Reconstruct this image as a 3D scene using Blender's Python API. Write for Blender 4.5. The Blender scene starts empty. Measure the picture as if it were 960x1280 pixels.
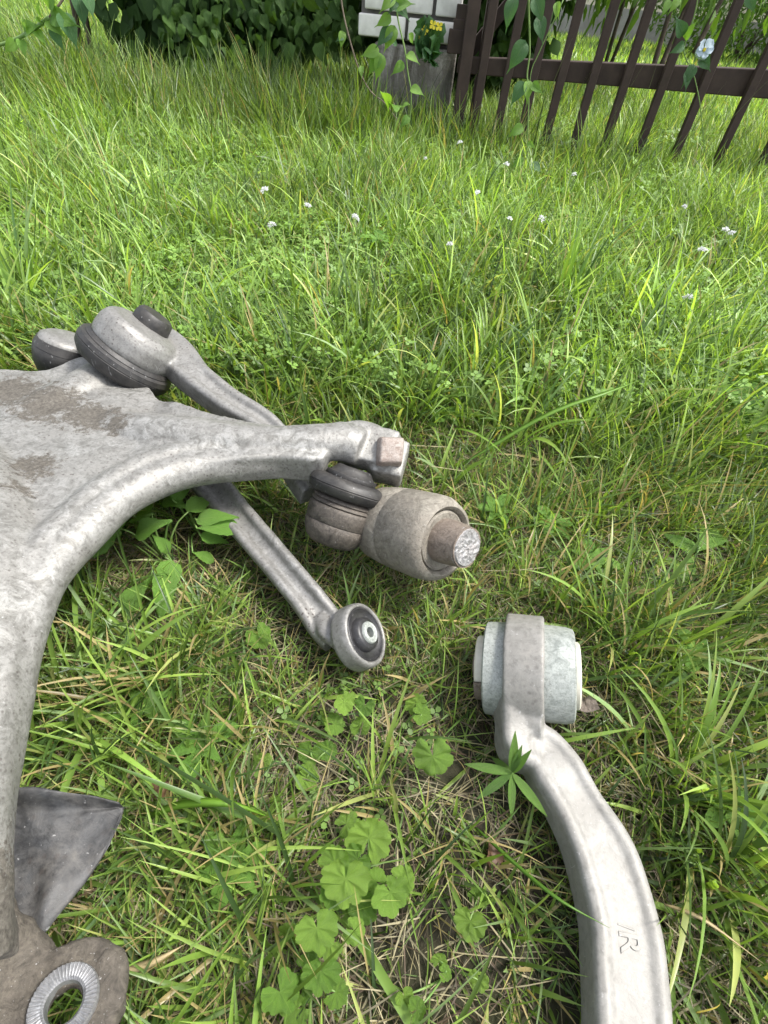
import bpy, bmesh, math, random
import numpy as np
from mathutils import Vector, Matrix, noise
from mathutils.bvhtree import BVHTree

random.seed(7); RNG = np.random.default_rng(11)
scene = bpy.context.scene
COL = scene.collection

# ------------------------------------------------------------------ camera
F_PX, NX, NY, CAM_H = 610.0, -60.0, 568.0, 0.36
_d = np.array([NX, -NY, -F_PX]); _d /= np.linalg.norm(_d)
_z = -_d; _fw = np.array([0, 0, -1.0]); _y = _fw - _fw.dot(_z)*_z; _y /= np.linalg.norm(_y)
_x = np.cross(_y, _z)
CM = np.array([_x, _y, _z])
CP = np.array([0, 0, CAM_H])
cam_data = bpy.data.cameras.new('camera')
cam = bpy.data.objects.new('camera', cam_data); COL.objects.link(cam)
m4 = Matrix([[CM[i][j] for j in range(3)] + [0] for i in range(3)] + [[0, 0, 0, 1]])
m4.translation = Vector(CP)
cam.matrix_world = m4
cam_data.sensor_fit = 'VERTICAL'; cam_data.sensor_height = 36.0; cam_data.lens = F_PX/1280*36.0
cam_data.clip_start = 0.005; cam_data.clip_end = 400
scene.camera = cam
scene.render.resolution_x, scene.render.resolution_y = 768, 1024

# ------------------------------------------------------------------ light
SUN_EL, SUN_AZ = math.radians(58), math.radians(82)   # azimuth measured from +y towards +x
world = bpy.data.worlds.new('World'); scene.world = world; world.use_nodes = True
wn = world.node_tree.nodes; wl_ = world.node_tree.links
bg = wn['Background']
sky = wn.new('ShaderNodeTexSky'); sky.sky_type = 'NISHITA'; sky.sun_disc = False
sky.sun_elevation = SUN_EL; sky.sun_rotation = SUN_AZ
sky.air_density = 1.0; sky.dust_density = 3.0; sky.ozone_density = 1.0
hs = wn.new('ShaderNodeHueSaturation'); hs.inputs['Saturation'].default_value = 0.35
wl_.new(sky.outputs[0], hs.inputs['Color']); wl_.new(hs.outputs[0], bg.inputs['Color'])
bg.inputs['Strength'].default_value = 0.15
sun_d = bpy.data.lights.new('sun', 'SUN'); sun_d.energy = 2.2; sun_d.angle = math.radians(12); sun_d.color = (1, .96, .89)
sun = bpy.data.objects.new('sun', sun_d); COL.objects.link(sun)
sdir = Vector((math.sin(SUN_AZ)*math.cos(SUN_EL), math.cos(SUN_AZ)*math.cos(SUN_EL), math.sin(SUN_EL)))
sun.rotation_euler = sdir.to_track_quat('Z', 'Y').to_euler()
sun.location = sdir*20
scene.view_settings.view_transform = 'Standard'; scene.view_settings.look = 'None'
scene.view_settings.exposure = 1.35; scene.view_settings.gamma = 1
scene.cycles.max_bounces = 8; scene.cycles.transparent_max_bounces = 8

# ------------------------------------------------------------------ helpers
def ray(px, py): return CM @ np.array([px-480.0, 640.0-py, -F_PX])
def P(px, py, h=0.0):
    r = ray(px, py); return Vector(CP + (h-CAM_H)/r[2]*r)
def PY(px, py, y):
    r = ray(px, py); return Vector(CP + y/r[1]*r)
def PZ(px, py, depth):
    r = ray(px, py); return Vector(CP + depth/F_PX*r)
def proj(V):
    c = (V - CP) @ CM
    zz = np.maximum(-c[..., 2], 1e-6)
    return 480 + c[..., 0]*F_PX/zz, 640 - c[..., 1]*F_PX/zz, -c[..., 2]
def dirc(dx, dy, dz): return Vector(CM @ np.array([dx, dy, dz])).normalized()
def dirv(px, py, dx, dy, dz):
    """direction given as right / up / towards the viewer, as seen around one pixel"""
    r = Vector(ray(px, py)).normalized(); u = Vector(CM @ np.array([1.0, 0, 0])); v = Vector(CM @ np.array([0, 1.0, 0]))
    u = (u - r*u.dot(r)).normalized(); v = (v - r*v.dot(r)).normalized()
    return (u*dx + v*dy - r*dz).normalized()
def lerp(a, b, t): return a + (b-a)*t

def cr(pts, n):
    """Catmull-Rom through a list of tuples/vectors, n samples."""
    A = np.array([list(p) for p in pts], float)
    A = np.vstack([2*A[0]-A[1], A, 2*A[-1]-A[-2]])
    m = len(A)-3; out = []
    for i in range(n):
        u = i/(n-1)*m; k = min(int(u), m-1); t = u-k
        p0, p1, p2, p3 = A[k], A[k+1], A[k+2], A[k+3]
        out.append(.5*((2*p1)+(-p0+p2)*t+(2*p0-5*p1+4*p2-p3)*t*t+(-p0+3*p1-3*p2+p3)*t**3))
    return np.array(out)

def wloc(o):
    v = Vector((0, 0, 0))
    while o is not None: v = v + o.location; o = o.parent
    return v

class MB:
    def __init__(s): s.v = []; s.f = []; s.uv = {}
    def add(s, vs, fs):
        b = len(s.v); s.v += [tuple(v) for v in vs]; s.f += [tuple(i+b for i in f) for f in fs]; return b
    def box(s, c, ax, size, taper=1.0):
        """c centre, ax three axes, size full sizes"""
        c = Vector(c); X, Y, Z = [Vector(a).normalized() for a in ax]
        vs = []
        for k in (-1, 1):
            q = taper if k == 1 else 1
            for (i, j) in ((-1, -1), (1, -1), (1, 1), (-1, 1)):
                vs.append(c + X*i*size[0]/2*q + Y*j*size[1]/2*q + Z*k*size[2]/2)
        s.add(vs, [(0, 3, 2, 1), (4, 5, 6, 7), (0, 1, 5, 4), (1, 2, 6, 5), (2, 3, 7, 6), (3, 0, 4, 7)])
    def tube(s, pts, rad, n=12, up=None, caps=True, squash=1.0):
        pts = [Vector(p) for p in pts]; m = len(pts); vs = []; prev = None
        for i, p in enumerate(pts):
            t = (pts[min(i+1, m-1)] - pts[max(i-1, 0)]).normalized()
            if up is not None: w = Vector(up)
            elif prev is not None: w = prev
            else: w = Vector((0, 0, 1)) if abs(t.z) < .9 else Vector((1, 0, 0))
            u = w - t*w.dot(t); u.normalize(); prev = u; sdv = t.cross(u)
            r = rad[i] if hasattr(rad, '__len__') else rad
            q = squash[i] if hasattr(squash, '__len__') else squash
            for k in range(n):
                a = 2*math.pi*k/n; vs.append(p + sdv*math.cos(a)*r + u*math.sin(a)*r*q)
        fs = []
        for i in range(m-1):
            for k in range(n):
                a = i*n+k; b = i*n+(k+1) % n; fs.append((a, b, b+n, a+n))
        if caps:
            fs.append(tuple(range(n-1, -1, -1))); fs.append(tuple(range((m-1)*n, m*n)))
        s.add(vs, fs)
    def sweep(s, pts, prof, up):
        """prof(t)->list of (u,v), closed loop, counter-clockwise seen along the path"""
        pts = [Vector(p) for p in pts]; m = len(pts); vs = []; n = None
        for i, p in enumerate(pts):
            t = (pts[min(i+1, m-1)] - pts[max(i-1, 0)]).normalized()
            w = Vector(up(i/(m-1))) if callable(up) else Vector(up)
            u = (w - t*w.dot(t)).normalized(); sd = t.cross(u)
            pr = prof(i/(m-1)); n = len(pr)
            for (a, b) in pr: vs.append(p + sd*a + u*b)
        fs = []
        for i in range(m-1):
            for k in range(n):
                a = i*n+k; b = i*n+(k+1) % n; fs.append((a, b, b+n, a+n))
        fs.append(tuple(range(n-1, -1, -1))); fs.append(tuple(range((m-1)*n, m*n)))
        s.add(vs, fs)
    def lathe(s, c, ax, prof, n=40, wob=None):
        """prof list of (along, radius); closed profile if last == first"""
        c = Vector(c); ax = Vector(ax).normalized()
        u = ax.orthogonal().normalized(); w = ax.cross(u)
        closed = prof[0] == prof[-1]
        pr = prof[:-1] if closed else prof
        vs = []
        for (a, r) in pr:
            for k in range(n):
                th = 2*math.pi*k/n
                rr = r if wob is None else wob(a, r, th)
                vs.append(c + ax*a + (u*math.cos(th) + w*math.sin(th))*rr)
        fs = []; m = len(pr)
        for i in range(m if closed else m-1):
            j = (i+1) % m
            for k in range(n):
                k2 = (k+1) % n; fs.append((i*n+k, i*n+k2, j*n+k2, j*n+k))
        if not closed:
            fs.append(tuple(range(n-1, -1, -1))); fs.append(tuple((m-1)*n+k for k in range(n)))
        s.add(vs, fs)
    def blob(s, c, axes, n=14):
        c = Vector(c); A = [Vector(a) for a in axes]
        vs = [c + A[2]]
        for i in range(1, n):
            ph = math.pi*i/n
            for k in range(2*n):
                th = math.pi*k/n
                vs.append(c + A[0]*math.sin(ph)*math.cos(th) + A[1]*math.sin(ph)*math.sin(th) + A[2]*math.cos(ph))
        vs.append(c - A[2]); m = 2*n; fs = []
        for k in range(m): fs.append((0, 1+k, 1+(k+1) % m))
        for i in range(n-2):
            for k in range(m):
                a = 1+i*m+k; b = 1+i*m+(k+1) % m; fs.append((a, a+m, b+m, b))
        l = len(vs)-1
        for k in range(m): fs.append((l, 1+(n-2)*m+(k+1) % m, 1+(n-2)*m+k))
        s.add(vs, fs)
    def mesh(s, name, off=Vector((0, 0, 0)), fix=True):
        me = bpy.data.meshes.new(name)
        me.from_pydata([tuple(Vector(v)-off) for v in s.v], [], s.f)
        if fix:
            bm = bmesh.new(); bm.from_mesh(me); bmesh.ops.recalc_face_normals(bm, faces=bm.faces); bm.to_mesh(me); bm.free()
        return me
    def build(s, name, mat, parent=None, smooth=True, remesh=None, lump=None, bevel=None, subsurf=0, angle=40, sm=4):
        off = wloc(parent)
        me = s.mesh(name, off)
        o = bpy.data.objects.new(name, me); COL.objects.link(o); o.parent = parent
        if bevel:
            b = o.modifiers.new('b', 'BEVEL'); b.width = bevel; b.segments = 3; b.limit_method = 'ANGLE'; b.angle_limit = math.radians(angle); b.use_clamp_overlap = True
        if subsurf:
            q = o.modifiers.new('s', 'SUBSURF'); q.levels = subsurf; q.render_levels = subsurf
        if remesh:
            r = o.modifiers.new('r', 'REMESH'); r.mode = 'VOXEL'; r.voxel_size = remesh
            q = o.modifiers.new('s', 'SMOOTH'); q.iterations = sm; q.factor = .5
        if bevel or subsurf or remesh:
            dg = bpy.context.evaluated_depsgraph_get(); dg.update()
            me2 = bpy.data.meshes.new_from_object(o.evaluated_get(dg)); o.modifiers.clear(); o.data = me2; bpy.data.meshes.remove(me); me = me2; me.name = name
        if lump:
            for (amp, sc) in lump:
                n = len(me.vertices); co = np.empty(n*3); me.vertices.foreach_get('co', co)
                no = np.empty(n*3); me.vertices.foreach_get('normal', no)
                co = co.reshape(-1, 3); no = no.reshape(-1, 3)
                d = np.array([noise.noise(Vector(c)*sc) for c in co])
                co += no*(d*amp)[:, None]; me.vertices.foreach_set('co', co.ravel()); me.update()
        me.materials.clear(); me.materials.append(mat)
        me.polygons.foreach_set('use_smooth', [smooth]*len(me.polygons))
        if smooth and angle:
            try: me.set_sharp_from_angle(angle=math.radians(angle))
            except Exception: pass
        me.update()
        return o

def tag(o, label=None, cat=None, group=None, kind=None):
    if label: o['label'] = label
    if cat: o['category'] = cat
    if group: o['group'] = group
    if kind: o['kind'] = kind
    return o
def thing(name, label, cat, loc=(0, 0, 0), group=None):
    o = bpy.data.objects.new(name, None); COL.objects.link(o); o.location = loc; o.empty_display_size = .05
    return tag(o, label, cat, group)

# ------------------------------------------------------------------ materials
class NT:
    def __init__(s, name):
        s.m = bpy.data.materials.new(name); s.m.use_nodes = True
        s.n = s.m.node_tree.nodes; s.l = s.m.node_tree.links; s.b = s.n['Principled BSDF']; s.out = s.n['Material Output']
    def new(s, t, **k):
        x = s.n.new(t)
        for a, b in k.items(): setattr(x, a, b)
        return x
    def tc(s, which='Object'):
        return s.new('ShaderNodeTexCoord').outputs[which]
    def noise(s, sc, det=6, rough=.6, dist=0, vec=None):
        x = s.new('ShaderNodeTexNoise'); x.inputs['Scale'].default_value = sc; x.inputs['Detail'].default_value = det
        x.inputs['Roughness'].default_value = rough; x.inputs['Distortion'].default_value = dist
        s.l.new(vec if vec is not None else s.tc(), x.inputs['Vector']); return x.outputs['Fac']
    def ramp(s, fac, stops):
        x = s.new('ShaderNodeValToRGB'); s.l.new(fac, x.inputs[0]); e = x.color_ramp.elements
        while len(e) < len(stops): e.new(.5)
        for i, (p, c) in enumerate(stops):
            e[i].position = p; e[i].color = tuple(c)+(1,) if hasattr(c, '__len__') else (c, c, c, 1)
        return x.outputs[0]
    def mix(s, fac, a, b, mode='MIX'):
        x = s.new('ShaderNodeMix', data_type='RGBA', blend_type=mode)
        for sock, v in ((x.inputs[0], fac), (x.inputs[6], a), (x.inputs[7], b)):
            if isinstance(v, (int, float)): sock.default_value = v
            elif isinstance(v, tuple): sock.default_value = v+(1,)
            else: s.l.new(v, sock)
        return x.outputs[2]
    def math(s, op, a, b=0.0):
        x = s.new('ShaderNodeMath', operation=op)
        for sock, v in ((x.inputs[0], a), (x.inputs[1], b)):
            if isinstance(v, (int, float)): sock.default_value = v
            else: s.l.new(v, sock)
        return x.outputs[0]
    def bump(s, h, strength, dist=.001, prev=None):
        x = s.new('ShaderNodeBump'); x.inputs['Strength'].default_value = strength; x.inputs['Distance'].default_value = dist
        s.l.new(h, x.inputs['Height'])
        if prev is not None: s.l.new(prev, x.inputs['Normal'])
        return x.outputs[0]
    def set(s, **k):
        for a, v in k.items():
            sock = s.b.inputs[a.replace('_', ' ')]
            if isinstance(v, (int, float)): sock.default_value = v
            elif isinstance(v, tuple): sock.default_value = v+(1,)
            else: s.l.new(v, sock)

def metal(name, c1, c2, metallic=.5, rough=(.35, .6), dirt=(.12, .10, .07), dirt_amt=.5, sc=60, pits=.5, bump=.35, patch=None, mot=.45):
    t = NT(name)
    n1 = t.noise(sc*2.4, 10, .72, .8); n2 = t.noise(sc*.55, 6, .65, .5); n3 = t.noise(sc*9, 6, .75)
    col = t.mix(t.ramp(n1, [(.38, 0), (.58, 1)]), c1, c2)
    col = t.mix(t.math('MULTIPLY', t.ramp(n2, [(.4, 0), (.62, 1)]), .5), col, c2)
    col = t.mix(t.math('MULTIPLY', t.ramp(n3, [(.36, 1), (.5, 0)]), mot), col, t.mix(1.0, c1, (.6, .57, .52), 'MULTIPLY'))
    st = t.new('ShaderNodeMapping'); st.inputs['Scale'].default_value = (1, 1, .12); st.inputs['Rotation'].default_value = (.3, 1.2, .7); t.l.new(t.tc(), st.inputs[0])
    scr = t.noise(sc*14, 3, .6, 0, st.outputs[0]); col = t.mix(t.math('MULTIPLY', t.ramp(scr, [(.66, 0), (.72, 1)]), .5), col, t.mix(.5, c2, (.8, .8, .8)))
    dm = t.math('MULTIPLY', t.ramp(n2, [(.52-.25*dirt_amt, 0), (.72, 1)]), dirt_amt)
    dm = t.math('MULTIPLY', dm, t.ramp(n1, [(.3, .35), (.6, 1)]))
    if patch:
        for (c, r) in patch:
            vm = t.new('ShaderNodeVectorMath', operation='DISTANCE'); t.l.new(t.tc(), vm.inputs[0]); vm.inputs[1].default_value = c
            d = t.math('DIVIDE', vm.outputs['Value'], r)
            d = t.math('ADD', d, t.math('MULTIPLY', t.math('SUBTRACT', t.noise(130, 9, .8, .3), .5), 3.4))
            pm = t.ramp(d, [(.62, .96), (1.15, 0)])
            dm = t.math('MAXIMUM', dm, pm)
    col = t.mix(dm, col, t.mix(t.ramp(n3, [(.38, 0), (.62, 1)]), t.mix(1.0, dirt, (.5, .48, .46), 'MULTIPLY'), t.mix(1.0, dirt, (1.35, 1.35, 1.35), 'MULTIPLY')))
    # small dark pits
    vo = t.new('ShaderNodeTexVoronoi', feature='F1'); vo.inputs['Scale'].default_value = sc*6
    t.l.new(t.tc(), vo.inputs['Vector'])
    pit = t.math('MULTIPLY', t.ramp(vo.outputs['Distance'], [(.13, 1), (.27, 0)]), t.ramp(n2, [(.42, 0), (.6, 1)]))
    pit = t.math('MULTIPLY', pit, pits)
    col = t.mix(pit, col, (.05, .04, .035))
    mt = t.math('MULTIPLY', t.math('SUBTRACT', 1, t.math('MAXIMUM', dm, pit)), metallic)
    rg = t.new('ShaderNodeMapRange'); t.l.new(n3, rg.inputs[0]); rg.inputs[1].default_value = .3; rg.inputs[2].default_value = .7
    rg.inputs[3].default_value = rough[0]; rg.inputs[4].default_value = rough[1]
    rr = t.math('MAXIMUM', rg.outputs[0], t.math('MULTIPLY', dm, .85))
    b = t.bump(n1, bump, .0012); b = t.bump(n3, bump*.7, .0004, b)
    t.set(Base_Color=col, Metallic=mt, Roughness=rr, Normal=b)
    return t.m

def leafmat(name, c1, c2, trans=.35, rough=.4, vein=0.0, attr=False, sc=30, tint=(1.5, 1.5, .6), spec=.45):
    t = NT(name)
    if attr:
        a = t.new('ShaderNodeAttribute', attribute_name='col'); col = a.outputs['Color']
        n = t.noise(120, 3); col = t.mix(t.ramp(n, [(.3, 0), (.7, .35)]), col, t.mix(1.0, col, (1.35, 1.2, .8), 'MULTIPLY'))
    else:
        oi = t.new('ShaderNodeObjectInfo').outputs['Random']
        n = t.noise(sc, 4); f = t.math('ADD', t.math('MULTIPLY', oi, .55), t.math('MULTIPLY', n, .6))
        col = t.mix(t.ramp(f, [(.25, 0), (.85, 1)]), c1, c2)
    nrm = None
    if vein:
        uv = t.new('ShaderNodeUVMap').outputs[0]
        sp = t.new('ShaderNodeSeparateXYZ'); t.l.new(uv, sp.inputs[0])
        au = t.math('ABSOLUTE', t.math('SUBTRACT', sp.outputs[0], .5))
        ph = t.math('SUBTRACT', sp.outputs[1], t.math('MULTIPLY', au, .9))
        w = t.math('ABSOLUTE', t.math('SINE', t.math('MULTIPLY', ph, 24)))
        v1 = t.ramp(w, [(0, 1), (.22, 0)])
        v2 = t.ramp(au, [(0.0, 1), (.035, 0)])
        v = t.math('MAXIMUM', t.math('MULTIPLY', v1, .6), v2)
        col = t.mix(t.math('MULTIPLY', v, vein), col, t.mix(.5, c2, (.35, .45, .15)))
        nrm = t.bump(v, .5, .0012)
        nrm = t.bump(t.noise(sc*9, 3), .6, .0016, nrm)
    t.set(Base_Color=col, Roughness=rough)
    t.b.inputs['Specular IOR Level'].default_value = spec
    if nrm is not None: t.l.new(nrm, t.b.inputs['Normal'])
    tr = t.new('ShaderNodeBsdfTranslucent')
    t.l.new(t.mix(1.0, col, tint, 'MULTIPLY'), tr.inputs[0])
    mx = t.new('ShaderNodeMixShader'); mx.inputs[0].default_value = trans
    t.l.new(t.b.outputs[0], mx.inputs[1]); t.l.new(tr.outputs[0], mx.inputs[2]); t.l.new(mx.outputs[0], t.out.inputs[0])
    return t.m

def plain(name, c1, c2, rough=.7, sc=40, bump=.3, bd=.001, metallic=0, det=6, stops=(.35, .65)):
    t = NT(name); n = t.noise(sc, det, .65); n2 = t.noise(sc*7, 4)
    t.set(Base_Color=t.mix(t.ramp(n, [(stops[0], 0), (stops[1], 1)]), c1, c2), Roughness=rough, Metallic=metallic,
          Normal=t.bump(n2, bump*.6, bd*.4, t.bump(n, bump, bd)))
    return t.m

BODYC = P(75, 500, .10)
M = {}
M['cast'] = metal('cast_aluminium_weathered', (.145, .142, .130), (.33, .327, .312), .45, (.42, .6), (.078, .070, .058), .6, 48, .8, .5,
                  patch=[((P(a_, b_, c_) - P(60, 800, 0))[:], r_) for a_, b_, c_, r_ in ((10, 492, .10, .034), (62, 508, .10, .034), (112, 522, .10, .028), (150, 535, .10, .016), (45, 590, .105, .020), (15, 625, .11, .016), (-60, 500, .1, .04), (5, 1190, .09, .05))])
M['link'] = metal('forged_aluminium_dull', (.165, .162, .153), (.275, .272, .262), .45, (.42, .56), (.10, .09, .075), .5, 45, .9, .25)
M['arm'] = metal('forged_aluminium_pale', (.185, .18, .166), (.27, .265, .25), .15, (.48, .62), (.13, .115, .09), .65, 30, .4, .35, mot=.3)
M['zinc'] = metal('zinc_plated_sleeve', (.16, .178, .165), (.33, .352, .33), .12, (.38, .55), (.27, .27, .245), .35, 70, .3, .2)
M['rustc'] = metal('rusty_brown_casting', (.13, .116, .093), (.255, .236, .198), .03, (.55, .8), (.11, .085, .065), .6, 60, .5, .9)
M['housing'] = metal('grimy_dark_housing', (.025, .021, .018), (.095, .082, .068), .03, (.5, .75), (.16, .135, .11), .4, 55, .5, .7)
M['rust'] = metal('rusted_steel', (.085, .064, .050), (.23, .19, .155), .05, (.5, .8), (.07, .05, .04), .5, 90, .5, .8)
M['rustbolt'] = metal('rust_and_aluminium_bolt', (.17, .125, .10), (.30, .265, .24), .15, (.4, .7), (.16, .1, .075), .5, 110, .5, .6)
M['frac'] = metal('fractured_bright_steel', (.20, .195, .19), (.36, .36, .365), .45, (.3, .5), (.3, .2, .15), .25, 160, .1, 1.0)
M['rubber'] = metal('dusty_black_rubber', (.013, .013, .014), (.036, .034, .032), 0, (.45, .62), (.085, .077, .064), .35, 30, .2, .25)
M['black'] = metal('clean_black_rubber', (.012, .012, .013), (.03, .03, .032), 0, (.35, .5), (.08, .07, .06), .12, 60, .1, .15)
M['shield'] = metal('worn_dust_shield', (.013, .015, .019), (.048, .053, .060), 0, (.5, .7), (.14, .125, .105), .7, 26, .6, .5)
M['mud'] = metal('mud_caked_casting', (.034, .029, .023), (.095, .082, .066), 0, (.7, .9), (.20, .175, .135), .4, 60, .5, 1.2)
M['teeth'] = metal('bright_serrated_steel', (.17, .172, .18), (.33, .34, .355), .6, (.28, .42), (.16, .14, .12), .5, 90, .1, .2)
M['plastic'] = plain('off_white_plastic', (.46, .44, .36), (.60, .58, .5), .45, 60, .15)
M['deadleaf'] = leafmat('dry_brown_leaf', (.085, .045, .025), (.17, .095, .055), .1, .6, sc=60)
M['fence'] = plain('brown_painted_metal', (.024, .013, .009), (.052, .032, .024), .75, 14, .4, .001)
M['concrete'] = plain('weathered_concrete', (.07, .062, .052), (.27, .26, .24), .9, 16, .9, .01, det=10)
t = NT('streaked_concrete'); mp = t.new('ShaderNodeMapping'); mp.inputs['Scale'].default_value = (1, 1, .16); t.l.new(t.tc(), mp.inputs[0])
n = t.noise(34, 9, .7, .6, mp.outputs[0]); n2 = t.noise(60, 8, .75); n3 = t.noise(7, 4)
c = t.mix(t.ramp(n, [(.42, 0), (.62, 1)]), (.085, .075, .062), (.34, .325, .30)); c = t.mix(t.ramp(n2, [(.45, 0), (.6, .7)]), c, (.13, .12, .10)); c = t.mix(t.ramp(n3, [(.4, 0), (.6, .6)]), c, (.10, .095, .08))
t.set(Base_Color=c, Roughness=.92, Normal=t.bump(n2, .9, .006)); M['concrete'] = t.m
M['brick'] = plain('white_silicate_brick', (.60, .585, .54), (.78, .765, .72), .85, 22, .4, .002)
M['mortar'] = plain('dark_mortar', (.10, .095, .09), (.16, .15, .14), .95, 40, .5, .002)
M['grass'] = leafmat('grass_blades', (0, 0, 0), (0, 0, 0), .40, .36, attr=True)
M['straw'] = leafmat('dry_straw', (0, 0, 0), (0, 0, 0), .12, .6, attr=True)
M['clover'] = leafmat('clover_leaves', (.045, .12, .03), (.09, .19, .05), .3, .5, attr=True)
M['scallop'] = leafmat('scalloped_weed_leaf', (.10, .21, .028), (.215, .35, .055), .34, .38, vein=.5)
M['lance'] = leafmat('lance_leaf', (.075, .17, .03), (.14, .26, .05), .33, .4, vein=.25)
M['broad'] = leafmat('broad_weed_leaf', (.11, .24, .035), (.18, .34, .06), .36, .42, vein=.3)
M['vine'] = leafmat('young_vine_leaf', (.12, .26, .035), (.20, .36, .06), .42, .38, vein=.25)
M['vinedk'] = leafmat('mature_vine_leaf', (.035, .10, .035), (.07, .17, .055), .3, .32, vein=.25)
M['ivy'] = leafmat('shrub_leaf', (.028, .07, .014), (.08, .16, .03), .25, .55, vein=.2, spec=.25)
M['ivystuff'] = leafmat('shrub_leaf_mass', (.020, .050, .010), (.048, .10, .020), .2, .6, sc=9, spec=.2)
M['farleaf'] = leafmat('far_foliage', (.05, .11, .018), (.12, .22, .04), .35, .55, sc=3, spec=.25)
M['stem'] = leafmat('green_stem', (.12, .22, .05), (.2, .3, .09), .1, .5)
M['twig'] = plain('brown_twig', (.10, .075, .055), (.2, .16, .12), .8, 40, .4)
M['petal'] = leafmat('white_petal', (.78, .78, .79), (.86, .86, .87), .3, .6, tint=(1, 1, 1))
M['bluepetal'] = leafmat('pale_blue_petal', (.50, .60, .70), (.62, .72, .82), .4, .5, tint=(1, 1, 1))
M['yellow'] = leafmat('yellow_petal', (.75, .6, .03), (.85, .72, .06), .3, .5)
M['render'] = plain('cream_house_render', (.62, .58, .44), (.72, .67, .52), .9, 3, .2)
M['grey'] = plain('grey_plinth_render', (.24, .23, .21), (.36, .35, .33), .9, 4, .3)
M['bark'] = plain('dark_bark', (.05, .035, .025), (.11, .085, .065), .9, 20, .8, .005)
# bare earth under the grass
t = NT('earth'); n = t.noise(30, 10, .7); n2 = t.noise(4, 4)
c = t.mix(t.ramp(n, [(.35, 0), (.7, 1)]), (.012, .009, .006), (.045, .034, .022))
c = t.mix(t.ramp(n2, [(.35, 0), (.7, .5)]), c, (.06, .09, .02))
t.set(Base_Color=c, Roughness=.95, Normal=t.bump(n, 1.0, .01)); M['earth'] = t.m

# ------------------------------------------------------------------ ground
def gz(x, y):
    return .006*math.sin(x*7.1+1)*math.cos(y*6.3) + .004*math.sin(x*17+y*13)
gx = np.concatenate([np.linspace(-60, -2, 12)[:-1], np.linspace(-2, 2, 81), np.linspace(2, 60, 12)[1:]])
gy = np.concatenate([np.linspace(-60, -1, 10)[:-1], np.linspace(-1, 3, 81), np.linspace(3, 90, 16)[1:]])
g = MB(); vs = []; fs = []
for yy in gy:
    for xx in gx: vs.append((xx, yy, gz(xx, yy) if abs(xx) < 1.99 and -0.99 < yy < 2.99 else 0))
nx_ = len(gx)
for j in range(len(gy)-1):
    for i in range(nx_-1): a = j*nx_+i; fs.append((a, a+1, a+nx_+1, a+nx_))
g.add(vs, fs)
tag(g.build('ground', M['earth'], angle=0), 'dark earth showing between the grass', kind='structure')

METAL = []     # meshes the grass must not pierce
def keep(o): METAL.append(o); return o

# ================================================================== pale control arm, right
def channel(w, h, rim, rec, fl=.0):
    """rounded channel section, w wide, h high, groove of depth rec between rims"""
    a = w/2; r = min(.004, h*.3); c = a-rim
    return [(-a+r*.4, 0), (a-r*.4, 0), (a, r*.5), (a, h-r), (a-r*.35, h-r*.3), (a-r, h), (c+.0015, h), (c-.0005, h-.0006), (c-rec*.9, h-rec), (0, h-rec*1.05),
            (-c+rec*.9, h-rec), (-c+.0005, h-.0006), (-c-.0015, h), (-a+r, h), (-a+r*.35, h-r*.3), (-a, h-r), (-a, r*.5)]
ca = thing('control_arm', 'pale curved aluminium control arm lying alone on the grass, zinc bushing at its end', 'control arm', P(760, 1050, 0))
edges = [(1420, 752, 862), (1280, 748, 846), (1215, 745, 840), (1153, 741, 831), (1065, 719, 802), (1000, 692, 760), (960, 668, 736), (935, 653, 710), (912, 637, 697), (890, 628, 684), (868, 626, 681)]
hts = [.046, .046, .046, .046, .046, .045, .045, .044, .044, .045, .047]
cl = []; wd = []
for (yy, l, r), hh in zip(edges, hts):
    a = P(l, yy-6, hh); b = P(r, yy+6 if yy > 950 else yy, hh); cl.append(((a+b)/2)); wd.append((b-a).length)
cl = [tuple(c)+(w,) for c, w in zip(cl, wd)]
AXR = (P(712, 838, .047) - P(588, 826, .027)); AXR.normalize()
EC = P(656, 838, .040); R0 = .0385
DF = Vector((AXR.y, -AXR.x, 0)).normalized(); DU = AXR.cross(DF); DU = DU if DU.z > 0 else -DU
cl = cl[:-3] + [tuple(EC + DF*.049 + DU*.0065 + AXR*.0025)+(.0275,), tuple(EC + DF*.040 + DU*.010 + AXR*.0005)+(.0262,), tuple(EC + DF*.030 + DU*.017)+(.0256,)]
S = cr(cl, 90)
mb = MB()
def arm_prof(t):
    k = min(int(t*89+.5), 89); w = S[k][3]
    g = min(1, max(0, (.80-t)/.12)); rec = .0015*g+.0001
    return [(a, b-.024) for a, b in channel(w, .024, .0075, rec)]
mb.sweep([s[:3] for s in S], arm_prof, (0, 0, 1))
for q_, r_ in ((.0345, .0120),):
    c_ = EC + DF*q_ - DU*.001
    mb.tube([c_ - AXR*.0118, c_ - AXR*.004, c_ + AXR*.004, c_ + AXR*.0118], r_, 20)
mb.lathe(EC, AXR, [(-.0130, .0285), (-.0130, R0-.001), (-.0120, R0), (.0120, R0), (.0130, R0-.001), (.0130, .0285), (-.0130, .0285)], 72)
keep(mb.build('forged_arm', M['arm'], ca, remesh=.0010, sm=9, angle=0, lump=[(.0006, 40)]))
mb = MB()
mb.lathe(EC, AXR, [(-.0262, .0245), (-.0268, .0305), (-.0258, .0318), (-.014, .0324), (.014, .0324), (.027, .0318), (.0315, .0306), (.0325, .0288), (.0325, .0245), (.0300, .0240), (.0270, .0265), (-.0235, .0270), (-.0245, .0245), (-.0262, .0245)], 64)
keep(mb.build('sleeve', M['zinc'], ca, angle=35))
mb = MB(); mb.lathe(EC, AXR, [(-.0235, .012), (-.0240, .0268), (.0275, .0264), (.0275, .012), (-.0235, .012)], 40)
rcore = mb.build('rubber_core', M['black'], ca)
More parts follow.
